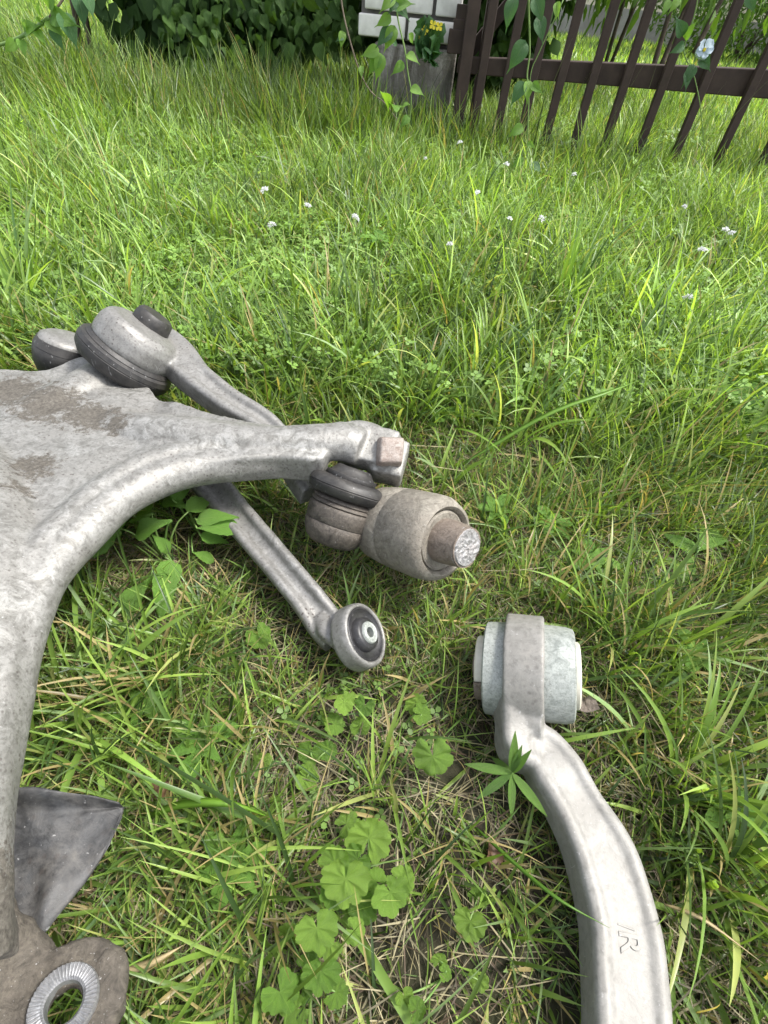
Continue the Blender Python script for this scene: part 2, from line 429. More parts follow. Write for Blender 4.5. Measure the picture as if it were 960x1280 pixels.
mb = MB(); mb.lathe(EC, AXR, [(-.0330, .006), (-.0330, .0205), (-.0320, .0215), (-.0268, .0215), (-.0268, .006), (-.0330, .006)], 48)
mb.build('plastic_washer', M['plastic'], ca)
mb = MB(); mb.lathe(EC, AXR, [(.0285, .006), (.0285, .0225), (.0350, .0222), (.0360, .0210), (.0360, .006), (.0285, .006)], 48)
mb.build('plastic_washer', M['plastic'], ca)
mb = MB(); mb.lathe(EC, AXR, [(-.0355, .004), (-.0355, .0085), (.0360, .0085), (.0360, .004), (-.0355, .004)], 32)
mb.build('inner_tube', M['rust'], rcore)
# rusty strips
u1 = AXR.cross(Vector((0, 0, 1))).normalized()
mb = MB(); q = EC - AXR*.0300
rad = [(math.radians(a)) for a in range(-30, 42, 9)]
for s0, s1, off in ((-.0030, .0026, .0218),):
    vs = []; fs = []
    for a in rad:
        for s_ in (s0, s1):
            for rr in (off, off+.0012): vs.append(q + AXR*s_ + (DF*math.cos(a) + DU*math.sin(a))*rr)
    for i in range(len(rad)-1):
        b = i*4
        fs += [(b, b+4, b+5, b+1), (b+2, b+3, b+7, b+6), (b+1, b+5, b+7, b+3), (b, b+2, b+6, b+4)]
    mb.add(vs, fs)
mb.build('rusty_strip', M['rust'], ca, smooth=False)
mb = MB()
pp = [P(706, 860, .036), P(718, 872, .036), P(730, 882, .036), P(746, 878, .040)]
mb.sweep(cr(pp, 12), lambda t: [(-.0030-.003*t, -.0005), (.0035+.001*t, -.0005), (.0035+.001*t, .0006), (.001, .0016+.001*math.sin(t*7)), (-.0030-.003*t, .0006)], (0.2, -.5, 1))
mb.build('rusty_tab', M['rust'], ca, smooth=False)
# raised casting letters
def letters(txt, size, pos, xd, nrm, parent, depth=.0007):
    cu = bpy.data.curves.new('mark', 'FONT'); cu.body = txt; cu.size = size; cu.extrude = depth; cu.bevel_depth = .00025; cu.align_x = 'CENTER'; cu.align_y = 'CENTER'
    o = bpy.data.objects.new('tmp', cu); COL.objects.link(o)
    dg = bpy.context.evaluated_depsgraph_get(); dg.update()
    me = bpy.data.meshes.new_from_object(o.evaluated_get(dg)); bpy.data.objects.remove(o)
    X = Vector(xd); Z = Vector(nrm).normalized(); X = (X - Z*X.dot(Z)).normalized(); Y = Z.cross(X)
    mt = Matrix([[X[i], Y[i], Z[i]] for i in range(3)]).to_4x4(); mt.translation = Vector(pos) - wloc(parent)
    me.transform(mt); me.name = 'casting_mark'; me.materials.clear(); me.materials.append(M['arm'])
    o = bpy.data.objects.new('casting_mark', me); COL.objects.link(o); o.parent = parent
    return o
lp = P(787, 1171, .0430)
arm_o = METAL[0]; arm_o.data.update(); ao = wloc(arm_o)
def on_arm(px, py):
    q = P(px, py, .044)
    hit = BVHTree.FromPolygons([tuple(v.co+ao) for v in arm_o.data.vertices], [tuple(p.vertices) for p in arm_o.data.polygons]).ray_cast(Vector((q.x, q.y, .2)), Vector((0, 0, -1)))
    return hit[0] if hit[0] is not None else q
c_ = on_arm(786, 1178)
l = letters('R', .0150, c_ + Vector((0, 0, -.00005)), P(791, 1200, .0429) - P(784, 1150, .0429), (0, 0, 1), ca, .0004)
l['label'] = 'raised casting letter R on the arm'
mb = MB(); a_, b_ = c_ + Vector((-.0042, .0068, .0004)), c_ + Vector((.0042, .0050, .0004)); mb.tube([a_-Vector((0, 0, .0004)), b_-Vector((0, 0, .0004))], .0006, 6); br_ = mb.build('casting_mark', M['arm'], ca); br_['label'] = 'short raised bar above the letter'

# ================================================================== knuckle assembly, left
kn = thing('steering_knuckle', 'large weathered cast aluminium steering knuckle at the left edge, with long upper arm', 'steering knuckle', P(60, 800, 0))
def PP(l): return [P(*p) for p in l]
outline = [(-150, 452, .100), (-60, 456, .100), (0, 460, .100), (45, 462, .098), (72, 455, .097), (97, 444, .097), (133, 449, .092), (165, 464, .089), (186, 482, .089), (198, 498, .092), (222, 500, .102),
           (260, 514, .106), (300, 523, .108), (345, 531, .109), (385, 536, .109), (405, 540, .109), (405, 572, .107), (350, 570, .107), (300, 573, .107), (250, 578, .106), (203, 588, .107), (160, 604, .109), (123, 626, .111), (94, 655, .113),
           (66, 690, .115), (44, 734, .117), (27, 785, .118), (12, 842, .119), (0, 902, .119), (-12, 960, .117), (-20, 1020, .114), (-24, 1080, .110), (-18, 1130, .103), (-6, 1175, .095), (-6, 1200, .085), (-150, 1210, .09)]
ol = cr(PP(outline), 110)
mb = MB(); n = len(ol)
cen = ol.mean(0)
rings = []
for (dz, ins) in ((0.0, .004), (-.004, 0), (-.020, .000), (-.026, .004)):
    ring = []
    for i in range(n):
        p = ol[i]; a = ol[(i-1) % n]; b = ol[(i+1) % n]; tg = b-a; nn = np.array([-tg[1], tg[0], 0]); nn /= max(np.linalg.norm(nn), 1e-9)
        ring.append(tuple(p + nn*ins*-1*(-1) * SGN + np.array([0, 0, dz]))) if False else ring.append(tuple(p + np.array([0, 0, dz])))
    rings.append(ring)
vs = rings[0] + rings[-1]
bm = bmesh.new()
top = [bm.verts.new(v) for v in rings[0]]; bot = [bm.verts.new(v) for v in rings[-1]]
ft = bm.faces.new(top); fb = bm.faces.new(bot[::-1])
for i in range(n): bm.faces.new((top[i], bot[i], bot[(i+1) % n], top[(i+1) % n]))
bmesh.ops.triangulate(bm, faces=[ft, fb])
bm.verts.index_update()
mb.add([v.co[:] for v in bm.verts], [[v.index for v in f.verts] for f in bm.faces]); bm.free()
# upper arm
S = cr([(110, 545, .078, .022), (175, 545, .091, .022), (235, 546, .099, .0185), (290, 551, .101, .0165), (350, 554, .102, .0155), (400, 553, .103, .0165), (430, 553, .102, .0180), (452, 560, .100, .0175)], 40)
mb.tube([P(*s[:3]) for s in S], [s[3] for s in S], 20, squash=.85)
# big swollen corner and the leg that runs to the lower left
S = cr([(-70, 560, .098, .030), (-20, 640, .100, .032), (-8, 720, .105, .028), (-24, 820, .107, .024), (-40, 920, .107, .022), (-52, 1020, .104, .020), (-58, 1120, .098, .02), (-60, 1220, .09, .02)], 40)
mb.tube([P(*s[:3]) for s in S], [s[3] for s in S], 22, squash=.9)
# raised rim along the arch
S = cr([(-26, 1100, .100, .008), (-16, 1020, .104, .008), (-4, 960, .107, .008), (8, 905, .109, .008), (20, 845, .111, .009), (36, 795, .112, .009), (67, 728, .112, .010), (118, 672, .109, .010), (165, 632, .106, .009), (230, 603, .103, .008), (300, 590, .101, .007), (380, 582, .100, .007)], 90)
mb.tube([P(s[0]-9, s[1]-11, s[2]-.0075) for s in S], [.0140]*90, 20)
mb.tube([P(s[0]-22, s[1]-26, s[2]-.0035) for s in S], [.0120]*90, 18)
S2 = cr([(-40, 530, .094, .016), (30, 520, .095, .018), (90, 490, .093, .020), (130, 465, .092, .018)], 20)
mb.tube([P(*s[:3]) for s in S2], [s[3] for s in S2], 18, squash=.6)
# clamp head
XR, UP, TW = dirc(1, 0, 0), dirc(0, 1, 0), dirc(0, 0, 1)
XH = dirc(.96, -.22, .05); NH = dirc(.05, .30, .95); YH = NH.cross(XH)
mb.blob(P(428, 545, .104), [XH*.014, YH*.012, NH*.013], 12)
mb.box(P(462, 560, .096), (XH, YH, NH), (.050, .037, .022), .88)
mb.box(P(486, 577, .086), (XH, YH, NH), (.030, .036, .026), .92)
mb.blob(P(455, 545, .100), [XH*.024, YH*.013, NH*.012], 12)
for (px, py, h, r) in ((122, 560, .1005, .010), (60, 560, .101, .012), (150, 520, .099, .012), (40, 610, .105, .013), (395, 547, .109, .007)):
    mb.blob(P(px, py, h), [Vector((r, 0, 0)), Vector((0, r, 0)), Vector((0, 0, r*.5))], 8)
cast = mb.build('cast_body', M['cast'], kn, remesh=.0016, lump=[(.0010, 20), (.0002, 90)], angle=0, sm=18)
keep(cast)
# bolt head
mb = MB(); mb.box(P(488, 564, .105), (dirv(488, 564, 1, -.04, -.25), dirv(488, 564, .06, 1, -.2), dirv(488, 564, .25, .2, .94)), (.0225, .0245, .012), .86)
keep(mb.build('bolt_head', M['rustbolt'], kn, bevel=.0028, subsurf=1, lump=[(.0007, 150)]))
# dust shield, lower left
T = cr(PP([(-60, 990, .070), (20, 985, .070), (70, 989, .068), (120, 996, .064), (152, 1006, .060)]), 24)
B = cr(PP([(-60, 1250, .070), (20, 1208, .062), (48, 1180, .060), (90, 1122, .058), (128, 1072, .058), (153, 1016, .059)]), 24)
mb = MB(); vs = []; fs = []; NTT = 20
for i in range(24):
    for j in range(NTT):
        s_ = j/(NTT-1); p = T[i]*(1-s_)+B[i]*s_
        dish = -.010*math.sin(math.pi*min(1, s_*1.15))*(1-i/26)
        lip = .006*math.exp(-((s_-.03)/.05)**2) - .004*math.exp(-((s_-.13)/.05)**2)
        rib = .004*math.exp(-((i-11)/2.0)**2)*(1 if s_ > .45 else 0)*math.exp(-((s_-.75)/.2)**2)
        vs.append(p + np.array([0, 0, dish+lip+rib]))
for i in range(23):
    for j in range(NTT-1): a = i*NTT+j; fs.append((a, a+1, a+NTT+1, a+NTT))
nv = len(vs); vs2 = [v - np.array([0, 0, .003]) for v in vs]; fs2 = [tuple(x+nv for x in f[::-1]) for f in fs]
bd = [(j, j+1) for j in range(NTT-1)] + [(23*NTT+j+1, 23*NTT+j) for j in range(NTT-1)] + [((i+1)*NTT, i*NTT) for i in range(23)] + [(i*NTT+NTT-1, (i+1)*NTT+NTT-1) for i in range(23)]
mb.add(vs+vs2, fs+fs2+[(a, b, b+nv, a+nv) for a, b in bd])
keep(mb.build('dust_shield', M['shield'], kn, subsurf=1, lump=[(.0016, 45), (.0006, 140)], angle=0))
# mud caked flange with serrated ring
FC = P(80, 1254, .070); FA = ((Vector(CP)-FC).normalized() + Vector((-.22, .20, .1))).normalized()
mb = MB()
mb.lathe(FC - FA*.001, FA, [(-.011, .0068), (-.011, .0215), (-.008, .0235), (-.002, .0225), (0, .0205), (0, .0068), (-.011, .0068)], 40)
for (a, b) in (((38, 1240, .062), (-90, 1215, .072)), ((50, 1215, .060), (-60, 1170, .078)), ((45, 1290, .060), (-100, 1330, .075))):
    A_, B_ = P(*a), P(*b)
    mb.tube([A_.lerp(B_, t_/8) for t_ in range(9)], [.0095+.0015*t_ for t_ in range(9)], 14, squash=.8)
flo = keep(mb.build('flange', M['mud'], kn, remesh=.0013, lump=[(.0018, 60), (.0014, 150)], angle=0, sm=4))
mb = MB()
def wob(a, r, th): return r
ua = FA.orthogonal().normalized(); wa = FA.cross(ua); vs = []; fs = []; NTE = 48
for k in range(NTE*2):
    th = math.pi*k/NTE; up_ = .0011 if k % 2 == 0 else 0
    for (r, z) in ((.0088, -.004), (.0098, .0012), (.0112, .0022+up_*.3), (.0172, .0024+up_), (.0180, .0010), (.0180, -.002)):
        vs.append(FC + FA*z + (ua*math.cos(th)+wa*math.sin(th))*r*.70)
for k in range(NTE*2):
    for j in range(5): a = k*6+j; b = ((k+1) % (NTE*2))*6+j; fs.append((a, b, b+1, a+1))
mb.add(vs, fs)
keep(mb.build('serrated_ring', M['teeth'], flo, smooth=False))

# ball joint with dark cap behind the knuckle
AX = dirv(80, 447, .12, .92, .35); C0 = P(82, 447, .080)
mb = MB(); mb.lathe(C0, AX, [(-.022, .012), (-.020, .021), (-.010, .0265), (0, .0290), (.008, .0292), (.0090, .0285), (.0095, .0290), (.0165, .0262)], 44)
rb = keep(mb.build('rubber_boot', M['rubber'], kn, lump=[(.0012, 60)])); rb['label'] = 'dusty rubber boot behind the knuckle'
mb = MB(); mb.lathe(C0 + AX*.0160, AX, [(0, .0255), (.003, .0245), (.0055, .0205), (.0070, .014), (.0072, .004)], 44)
keep(mb.build('joint_cap', M['link'], rb))

# ================================================================== upper link
ul = thing('upper_link', 'short aluminium link running behind the knuckle from its rubber booted joint', 'suspension link', P(200, 440, 0))
AX = dirv(157, 447, .50, .82, .30); C0 = P(158, 449, .097)
mb = MB(); mb.lathe(C0, AX, [(-.016, .016), (-.015, .030), (-.0125, .040), (-.007, .0440), (-.0005, .0452), (.0000, .0446), (.0006, .0452), (.0050, .0440), (.0068, .0410), (.0075, .0412), (.0105, .0385)], 60)
keep(mb.build('rubber_boot', M['rubber'], ul, lump=[(.0008, 50)]))
mb = MB(); mb.lathe(C0, AX, [(.0090, .030), (.0095, .0375), (.0150, .0385), (.026, .0375), (.033, .0345), (.037, .029), (.0385, .010)], 48)
S = cr([(176, 415, .100, .024), (212, 437, .096, .0215), (246, 472, .090, .0165), (285, 502, .083, .0150), (335, 535, .074, .0140), (372, 585, .062, .0130), (392, 615, .056, .0125)], 50)
def ulp(t):
    k = min(int(t*49+.5), 49); w = S[k][3]*1.9; rc = .0035*min(1, max(0, (t-.25)/.2)) + .0002
    return [(a, b-.014) for a, b in channel(w, .022, .0075, rc)]
mb.sweep([P(*s[:3]) for s in S], ulp, dirc(.35, .45, .8))
keep(mb.build('link_arm', M['link'], ul, remesh=.0013, lump=[(.0007, 50)], angle=0, sm=6))
mb = MB(); mb.lathe(C0 + AX*.030 + dirc(.15, 1, -.9)*.017, AX, [(-.006, .018), (.004, .0178), (.010, .0168), (.0125, .0145), (.013, .004)], 40)
keep(mb.build('end_cap', M['rubber'], ul))

# ================================================================== lower link with bushing
ll = thing('lower_link', 'slim aluminium link slanting down to the grass with a black rubber bushing eye', 'suspension link', P(380, 740, 0))
EA = dirv(458, 792, .76, .28, .58); LE = P(458, 792, .040)
S = cr([(200, 545, .055, .030), (262, 603, .052, .029), (302, 650, .049, .0275), (345, 700, .046, .0262), (385, 748, .042, .0262), (406, 777, .038, .0275), (419, 794, .037, .0235)], 50)
mb = MB()
def lp_(t):
    k = min(int(t*49+.5), 49); w = S[k][3]; rc = .0042*min(1, max(0, (.93-t)/.12)) + .0002
    return [(a, b-.018) for a, b in channel(w, .018, .0062, rc)]
mb.sweep([P(*s[:3]) for s in S], lp_, lambda t: dirc(.22, .18, .95))
mb.tube([P(402, 772, .030), P(413, 785, .031), (P(420, 792, .032)+(LE-EA*.0070))/2, LE - EA*.0075], [.0095, .0145, .0195, .0228], 28, up=EA, squash=[.8, .55, .36, .28])
mb.lathe(LE, EA, [(-.0150, .0180), (-.0150, .0225), (-.0130, .0240), (-.003, .0240), (.0002, .0230), (.0008, .0218), (.0006, .0204), (-.0015, .0200), (-.0150, .0180)], 60)
keep(mb.build('link_arm', M['link'], ll, remesh=.0010, angle=0, sm=9, lump=[(.0005, 60)]))
mb = MB(); mb.lathe(LE, EA, [(-.016, .0055), (-.016, .0202), (-.001, .0200), (-.0002, .0188), (-.0034, .0168), (-.0034, .0128), (.0016, .0118), (.0026, .0095), (.0026, .0055), (-.016, .0055)], 52)
keep(mb.build('rubber_bushing', M['black'], ll, angle=60)); rbush = METAL[-1]
mb = MB(); mb.lathe(LE, EA, [(-.024, .0038), (-.024, .0082), (.0034, .0082), (.0042, .0076), (.0036, .0062), (.0042, .0052), (.0038, .0038), (-.024, .0038)], 36)
keep(mb.build('inner_sleeve', M['zinc'], rbush, angle=40))


# ================================================================== tie rod ball joint hanging from the clamp
bj = thing('ball_joint', 'rusty brown ball joint with a broken off stud, held under the knuckle clamp', 'ball joint', P(500, 660, 0))
BA = dirv(433, 609, .33, .93, .07); BC = P(435, 610, .080)
mb = MB(); mb.lathe(BC, BA, [(-.0085, .020), (-.0082, .0275), (-.0062, .0310), (-.0012, .0322), (-.0006, .0316), (.0000, .0322), (.0040, .0312), (.0060, .0285), (.0066, .0235), (.0070, .0205), (.0090, .0210), (.0105, .0205), (.0110, .0180), (.0150, .0150), (.017, .013)], 56)
keep(mb.build('rubber_boot', M['rubber'], bj, lump=[(.0006, 60)], angle=50))
mb = MB(); mb.lathe(BC - BA*.008 + dirc(1, 0, 0)*.0015, BA, [(-.041, .008), (-.0405, .0170), (-.037, .0222), (-.030, .0256), (-.0235, .0268), (-.0228, .0260), (-.0218, .0270), (-.0120, .0276), (-.0095, .0272), (-.0088, .0256), (-.0078, .0270), (-.0062, .0266), (-.0054, .0250), (-.0044, .0262), (-.0028, .0258), (-.0020, .0240), (.001, .020)], 64)
keep(mb.build('housing', M['housing'], bj, lump=[(.0006, 90)], angle=60))
mb = MB(); mb.box(P(450, 650, .055), (dirc(.96, -.2, .3), dirc(.2, .96, 0), dirc(-.2, 0, 1)), (.045, .026, .030), .95)
keep(mb.build('shank', M['rustc'], bj, remesh=.0013, lump=[(.0007, 90)], sm=6, angle=0))
CA_ = dirv(553, 675, .74, -.22, .62); CC = P(555, 676, .080) - CA_*.060
mb = MB(); mb.lathe(CC, CA_, [(-.022, .015), (-.0205, .023), (-.016, .0285), (-.008, .0315), (.004, .0330), (.0165, .0332), (.0172, .0328), (.0180, .0334), (.046, .0338), (.055, .0330), (.0605, .0302), (.0620, .0268), (.0600, .0246), (.0565, .0240), (.0565, .008)], 64)
keep(mb.build('barrel', M['rustc'], bj, lump=[(.0008, 60), (.0005, 200)], angle=50))
mb = MB(); mb.lathe(CC, CA_, [(.0550, .0232), (.0590, .0230), (.0600, .0215), (.0585, .0150), (.0585, .008)], 56)
keep(mb.build('seal_ring', M['rustc'], bj, angle=40))
mb = MB(); mb.lathe(CC, CA_, [(.050, .0168), (.066, .0170), (.073, .0160), (.0820, .0152)], 44, wob=lambda a, r, th: r*(1+.02*math.sin(3*th+a*200)))
stu = keep(mb.build('stud', M['rust'], bj, lump=[(.0008, 120)], angle=60))
mb = MB()
uu = CA_.orthogonal().normalized(); ww = CA_.cross(uu); vs = [CC + CA_*.0840]; fs = []
for i in range(1, 9):
    for k in range(40):
        th = 2*math.pi*k/40; r = .0153*i/8
        p = CC + CA_*(.0830 if i < 8 else .0800) + (uu*math.cos(th)+ww*math.sin(th))*r
        if i < 8: p += CA_*(noise.noise(p*520)*.0013)
        vs.append(p)
for k in range(40): fs.append((0, 1+k, 1+(k+1) % 40))
for i in range(7):
    for k in range(40): a = 1+i*40+k; b = 1+i*40+(k+1) % 40; fs.append((a, a+40, b+40, b))
mb.add(vs, fs); mb.build('fracture_face', M['frac'], stu, smooth=False)

exec_after_metal = True
# ================================================================== leaves
def leaf_mesh(name, L, W, prof, mat, fold=.25, curl=.3, tip=0, n=9, wave=0.0, serr=0.0):
    """leaf along +y, normal +z; prof(v)->relative half width"""
    vs = []; uv = []; fs = []
    for i in range(n):
        v = i/(n-1); w = prof(v)*W/2
        if serr: w *= 1 + serr*(1 if i % 2 else -1)
        y = L*v; z0 = -curl*L*v*v
        for k, u in enumerate((-1, -.5, 0, .5, 1)):
            z = z0 + fold*abs(u)*w - .25*fold*W*(abs(u)**2)*.5 + wave*W*math.sin(v*9+u*2)*abs(u)
            vs.append((u*w, y*(1-.12*curl*v), z)); uv.append((.5+u*.5, v))
    for i in range(n-1):
        for k in range(4): a = i*5+k; fs.append((a, a+1, a+6, a+5))
    me = bpy.data.meshes.new(name); me.from_pydata(vs, [], fs)
    l = me.uv_layers.new(name='UVMap')
    for p in me.polygons:
        for li in p.loop_indices: l.data[li].uv = uv[me.loops[li].vertex_index]
    me.materials.append(mat); me.polygons.foreach_set('use_smooth', [True]*len(me.polygons)); return me
def ovate(v): return max(.02, math.sin(math.pi*min(1, v**.62))**.85*(1-.25*v)*1.1) if v < .985 else .01
def drip(v): return .02+ (math.sin(math.pi*min(1, (v/.8))**.75)**.8 if v < .78 else 0)*1 + .10*max(0, 1-abs(v-.82)/.18)
def lancef(v): return .04+math.sin(math.pi*v**.8)**.9 if 0 < v < 1 else .04
def spat(v): return .08 + .92*math.sin(math.pi*min(1, v)**1.7)**.8 if v < 1 else .1
def scallop_mesh(name, R, lobes, mat, seed, cup=.2, gap=.5):
    rnd = random.Random(seed); NA = lobes*8; vs = [(0, 0, 0)]; uv = [(.5, 0)]; fs = []
    amp = [rnd.uniform(.82, 1.08) for _ in range(lobes)]
    NR = 5
    for r in range(1, NR+1):
        q = r/NR
        for k in range(NA+1):
            f = k/NA; th = -math.pi/2 + gap/2 + (2*math.pi-gap)*f
            lf = f*lobes; li = min(int(lf), lobes-1); ph = lf-li
            edge = (.5+.5*amp[li])*(.87+.13*abs(math.sin(math.pi*ph))**.5) + .018*math.sin(ph*math.pi*8+li)
            if min(k, NA-k) < 2: edge *= .8
            rr = R*q*lerp(.93, edge, q**2)
            z = cup*R*(q*q) + .030*R*q*math.cos(2*math.pi*(ph-.5)) + R*.07*math.sin(th*2+seed)*q + R*.22*noise.noise(Vector((rr/R*3, th*1.5, seed)))*q
            vs.append((rr*math.cos(th), rr*math.sin(th), z)); uv.append((ph, q*.0+.5+.4*(0.5-abs(ph-.5))*q))
    for k in range(NA): fs.append((0, 1+k, 2+k))
    for r in range(NR-1):
        for k in range(NA): a = 1+r*(NA+1)+k; fs.append((a, a+NA+1, a+NA+2, a+1))
    me = bpy.data.meshes.new(name); me.from_pydata(vs, [], fs)
    l = me.uv_layers.new(name='UVMap')
    for p in me.polygons:
        for li in p.loop_indices: l.data[li].uv = (uv[me.loops[li].vertex_index][0], q)
    for p in me.polygons:
        for li in p.loop_indices:
            vi = me.loops[li].vertex_index; l.data[li].uv = uv[vi]
    me.materials.append(mat); me.polygons.foreach_set('use_smooth', [True]*len(me.polygons)); return me

def orient(y, z):
    y = Vector(y).normalized(); z = Vector(z); z = (z - y*z.dot(y)).normalized(); x = y.cross(z)
    return Matrix([[x[i], y[i], z[i]] for i in range(3)])
def put_leaf(me, parent, pos, ydir, nrm, sc=1.0, name='leaf'):
    o = bpy.data.objects.new(name, me); COL.objects.link(o); o.parent = parent
    m = orient(ydir, nrm).to_4x4() @ Matrix.Diagonal((sc, sc, sc, 1)); m.translation = Vector(pos) - wloc(parent)
    o.matrix_local = m; return o
def stem(parent, pts, r, mat, name='stem', n=6, samples=None):
    pts = [Vector(p) for p in pts]
    S = cr(pts, samples or max(6, len(pts)*5)); mb = MB()
    m = len(S); mb.tube(S, [lerp(r, r*.55, i/(m-1)) for i in range(m)], n); return mb.build(name, mat, parent, angle=0)

CLEAR = []
LS = [scallop_mesh('scalloped_leaf', .5, nl, M['scallop'], sd, cup=c, gap=g) for nl, sd, c, g in ((9, 3, .16, .35), (8, 5, -.14, .5), (8, 8, .25, .25), (7, 9, .1, .7))]
# each: px, py, size px, height, label
def round_plant(leaves, label, root, grp='round leaved weeds in the grass'):
    pl = thing('round_leaved_weed', label, 'weed', P(root[0], root[1], .004), grp)
    for i, (px, py, dpx, h, rot) in enumerate(leaves):
        c = P(px, py, h); pxm = F_PX/proj(np.array(c))[2]
        d = dpx/pxm
        tv = (Vector(CP)-c).normalized(); nrm = (tv*.75 + Vector((random.uniform(-.3, .3), random.uniform(-.3, .3), .6))).normalized()
        a = math.radians(rot); yd = dirc(math.sin(a), math.cos(a), 0)
        put_leaf(LS[(i*3+int(px)) % 4], pl, c, yd, nrm, d); CLEAR.append((c.x, c.y-.35*h, d*.55+.008)) ; CLEAR.append((c.x, c.y, d*.5+.006))
        r0 = P(root[0]+random.uniform(-6, 6), root[1]+random.uniform(-6, 6), .003)
        stem(pl, [r0, r0.lerp(c, .6)+Vector((0, 0, .006)), c-nrm*.0005], .0007, M['stem'], 'petiole', 5, 7)
    return pl
round_plant([(432, 1098, 66, .046, 185), (461, 1047, 60, .040, 10), (488, 1116, 50, .038, 150), (448, 1128, 46, .030, 200), (433, 1030, 34, .024, 60), (470, 1102, 30, .032, -60), (418, 1078, 44, .038, 60), (447, 1075, 40, .036, 220), (420, 1110, 46, .034, 140), (502, 1100, 34, .030, 100), (455, 1140, 36, .024, 190)],
            'largest cluster of round scalloped leaves, one nibbled, between the knuckle and pale arm', (462, 1110))
round_plant([(396, 1160, 58, .044, 170), (401, 1215, 52, .040, 190), (443, 1163, 30, .034, 120), (350, 1240, 52, .036, 150), (370, 1262, 40, .028, 240), (412, 1180, 36, .036, 230), (385, 1190, 34, .022, 90), (378, 1235, 34, .026, 30), (420, 1240, 34, .022, 80), (362, 1170, 32, .02, 0)],
            'round leaved weed low in the photo, just below the largest leaf cluster', (396, 1225))
round_plant([(541, 945, 52, .036, 170)], 'single pleated round leaf standing between the small link eye and the lance leaved weed', (545, 975))
round_plant([(588, 1152, 44, .034, 190)], 'single yellow green round leaf beside the pale arm', (585, 1180))
round_plant([(430, 878, 30, .034, 160), (456, 882, 28, .034, 200), (418, 905, 28, .024, 90), (450, 908, 26, .02, 0)], 'pair of small round leaves just under the black bushing eye', (440, 912))
round_plant([(323, 795, 34, .024, 150)], 'small round leaf left of the slim link, below the broad leaves', (330, 815))
round_plant([(388, 940, 34, .018, 200), (383, 972, 34, .016, 120), (410, 938, 26, .02, 60), (330, 952, 26, .015, 20)], 'faint low round leaves left of the single pleated leaf', (390, 965))
round_plant([(520, 880, 30, .02, 0), (527, 893, 26, .022, 90)], 'small round leaves left of the zinc bushing', (525, 905))
round_plant([(598, 1120, 26, .016, 30), (549, 1200, 22, .02, 10), (556, 1216, 18, .02, 100), (598, 1225, 28, .022, 200), (522, 1262, 26, .024, 60), (505, 1245, 26, .02, 160)],
            'scattered little leaves along the bottom edge left of the pale arm', (560, 1215))

# lance leaved weed against the pale arm
LM = leaf_mesh('lance_leaf_mesh', .88, .16, lancef, M['lance'], .35, .18, n=12)
lw = thing('lance_leaved_weed', 'weed with narrow pointed leaves leaning on the left side of the pale arm', 'weed', P(640, 968, .0))
base = P(640, 966, .036); CLEAR.append((base.x, base.y, .035)); CLEAR.append((P(600, 965, 0).x, P(600, 965, 0).y, .02))
for (tx, ty, h) in ((575, 953, .034), (590, 1003, .026), (608, 940, .022), (645, 918, .066), (662, 940, .062), (690, 1026, .040), (640, 1030, .030), (652, 935, .060), (618, 975, .028)):
    tp = P(tx, ty, h); d = tp-base
    put_leaf(LM, lw, base, d, (Vector(CP)-base).normalized()+Vector((0, 0, .4)), d.length*1.05)
stem(lw, [P(640, 975, 0), P(641, 970, .015), base], .0014, M['stem'])

# broad leaves behind the arch of the knuckle
BM = [leaf_mesh('broad_leaf_mesh', 1, .5, spat, M['broad'], .3, .25, n=14, wave=.06, serr=.05), leaf_mesh('broad_leaf_mesh', 1, .42, ovate, M['broad'], .3, .3, n=14, wave=.09, serr=.04)]
def broad_plant(root, leaves, label, name='broad_leaved_weed'):
    b = thing(name, label, 'weed', P(root[0], root[1], .0))
    r0 = P(root[0], root[1], .006)
    for i, (bx, by, bh, tx, ty, th_) in enumerate(leaves):
        a, c = P(bx, by, bh), P(tx, ty, th_); d = c-a; CLEAR.append(((a.x+c.x)/2, (a.y+c.y)/2-.01, d.length*.45))
        put_leaf(BM[i % 2], b, a, d, (Vector(CP)-a).normalized()*.6+Vector((random.uniform(-.3, .3), 0, .8)), d.length*1.02)
        stem(b, [r0, r0.lerp(a, .6)+Vector((0, 0, .008)), a + d*.02], .0011, M['stem'], 'petiole', 5, 6)
    return b
broad_plant((205, 700), [(165, 640, .05, 95, 690, .045), (190, 640, .055, 150, 640, .03), (215, 650, .058, 160, 665, .05), (215, 700, .04, 195, 768, .038), (190, 720, .03, 145, 768, .02),
                         (235, 640, .055, 268, 612, .05), (190, 668, .045, 215, 690, .03), (150, 660, .04, 108, 678, .055)], 'broad pale green leaves showing through the arch of the knuckle')
broad_plant((245, 665), [(245, 660, .05, 300, 655, .05), (245, 650, .05, 292, 640, .06), (235, 635, .055, 200, 618, .055), (250, 670, .04, 290, 675, .03), (240, 690, .03, 270, 700, .02), (215, 625, .06, 240, 604, .06)], 'second clump of broad leaves touching the slim link')
broad_plant((930, 555), [(930, 535, .03, 932, 455, .07), (945, 540, .03, 975, 500, .05), (925, 540, .03, 915, 490, .05), (945, 550, .02, 985, 548, .03)], 'upright long leaved weed at the right edge of the lawn')
broad_plant((870, 690), [(870, 690, .02, 905, 655, .03), (870, 690, .02, 835, 665, .03), (868, 695, .02, 850, 720, .02)], 'small weed among clover right of the zinc bushing')
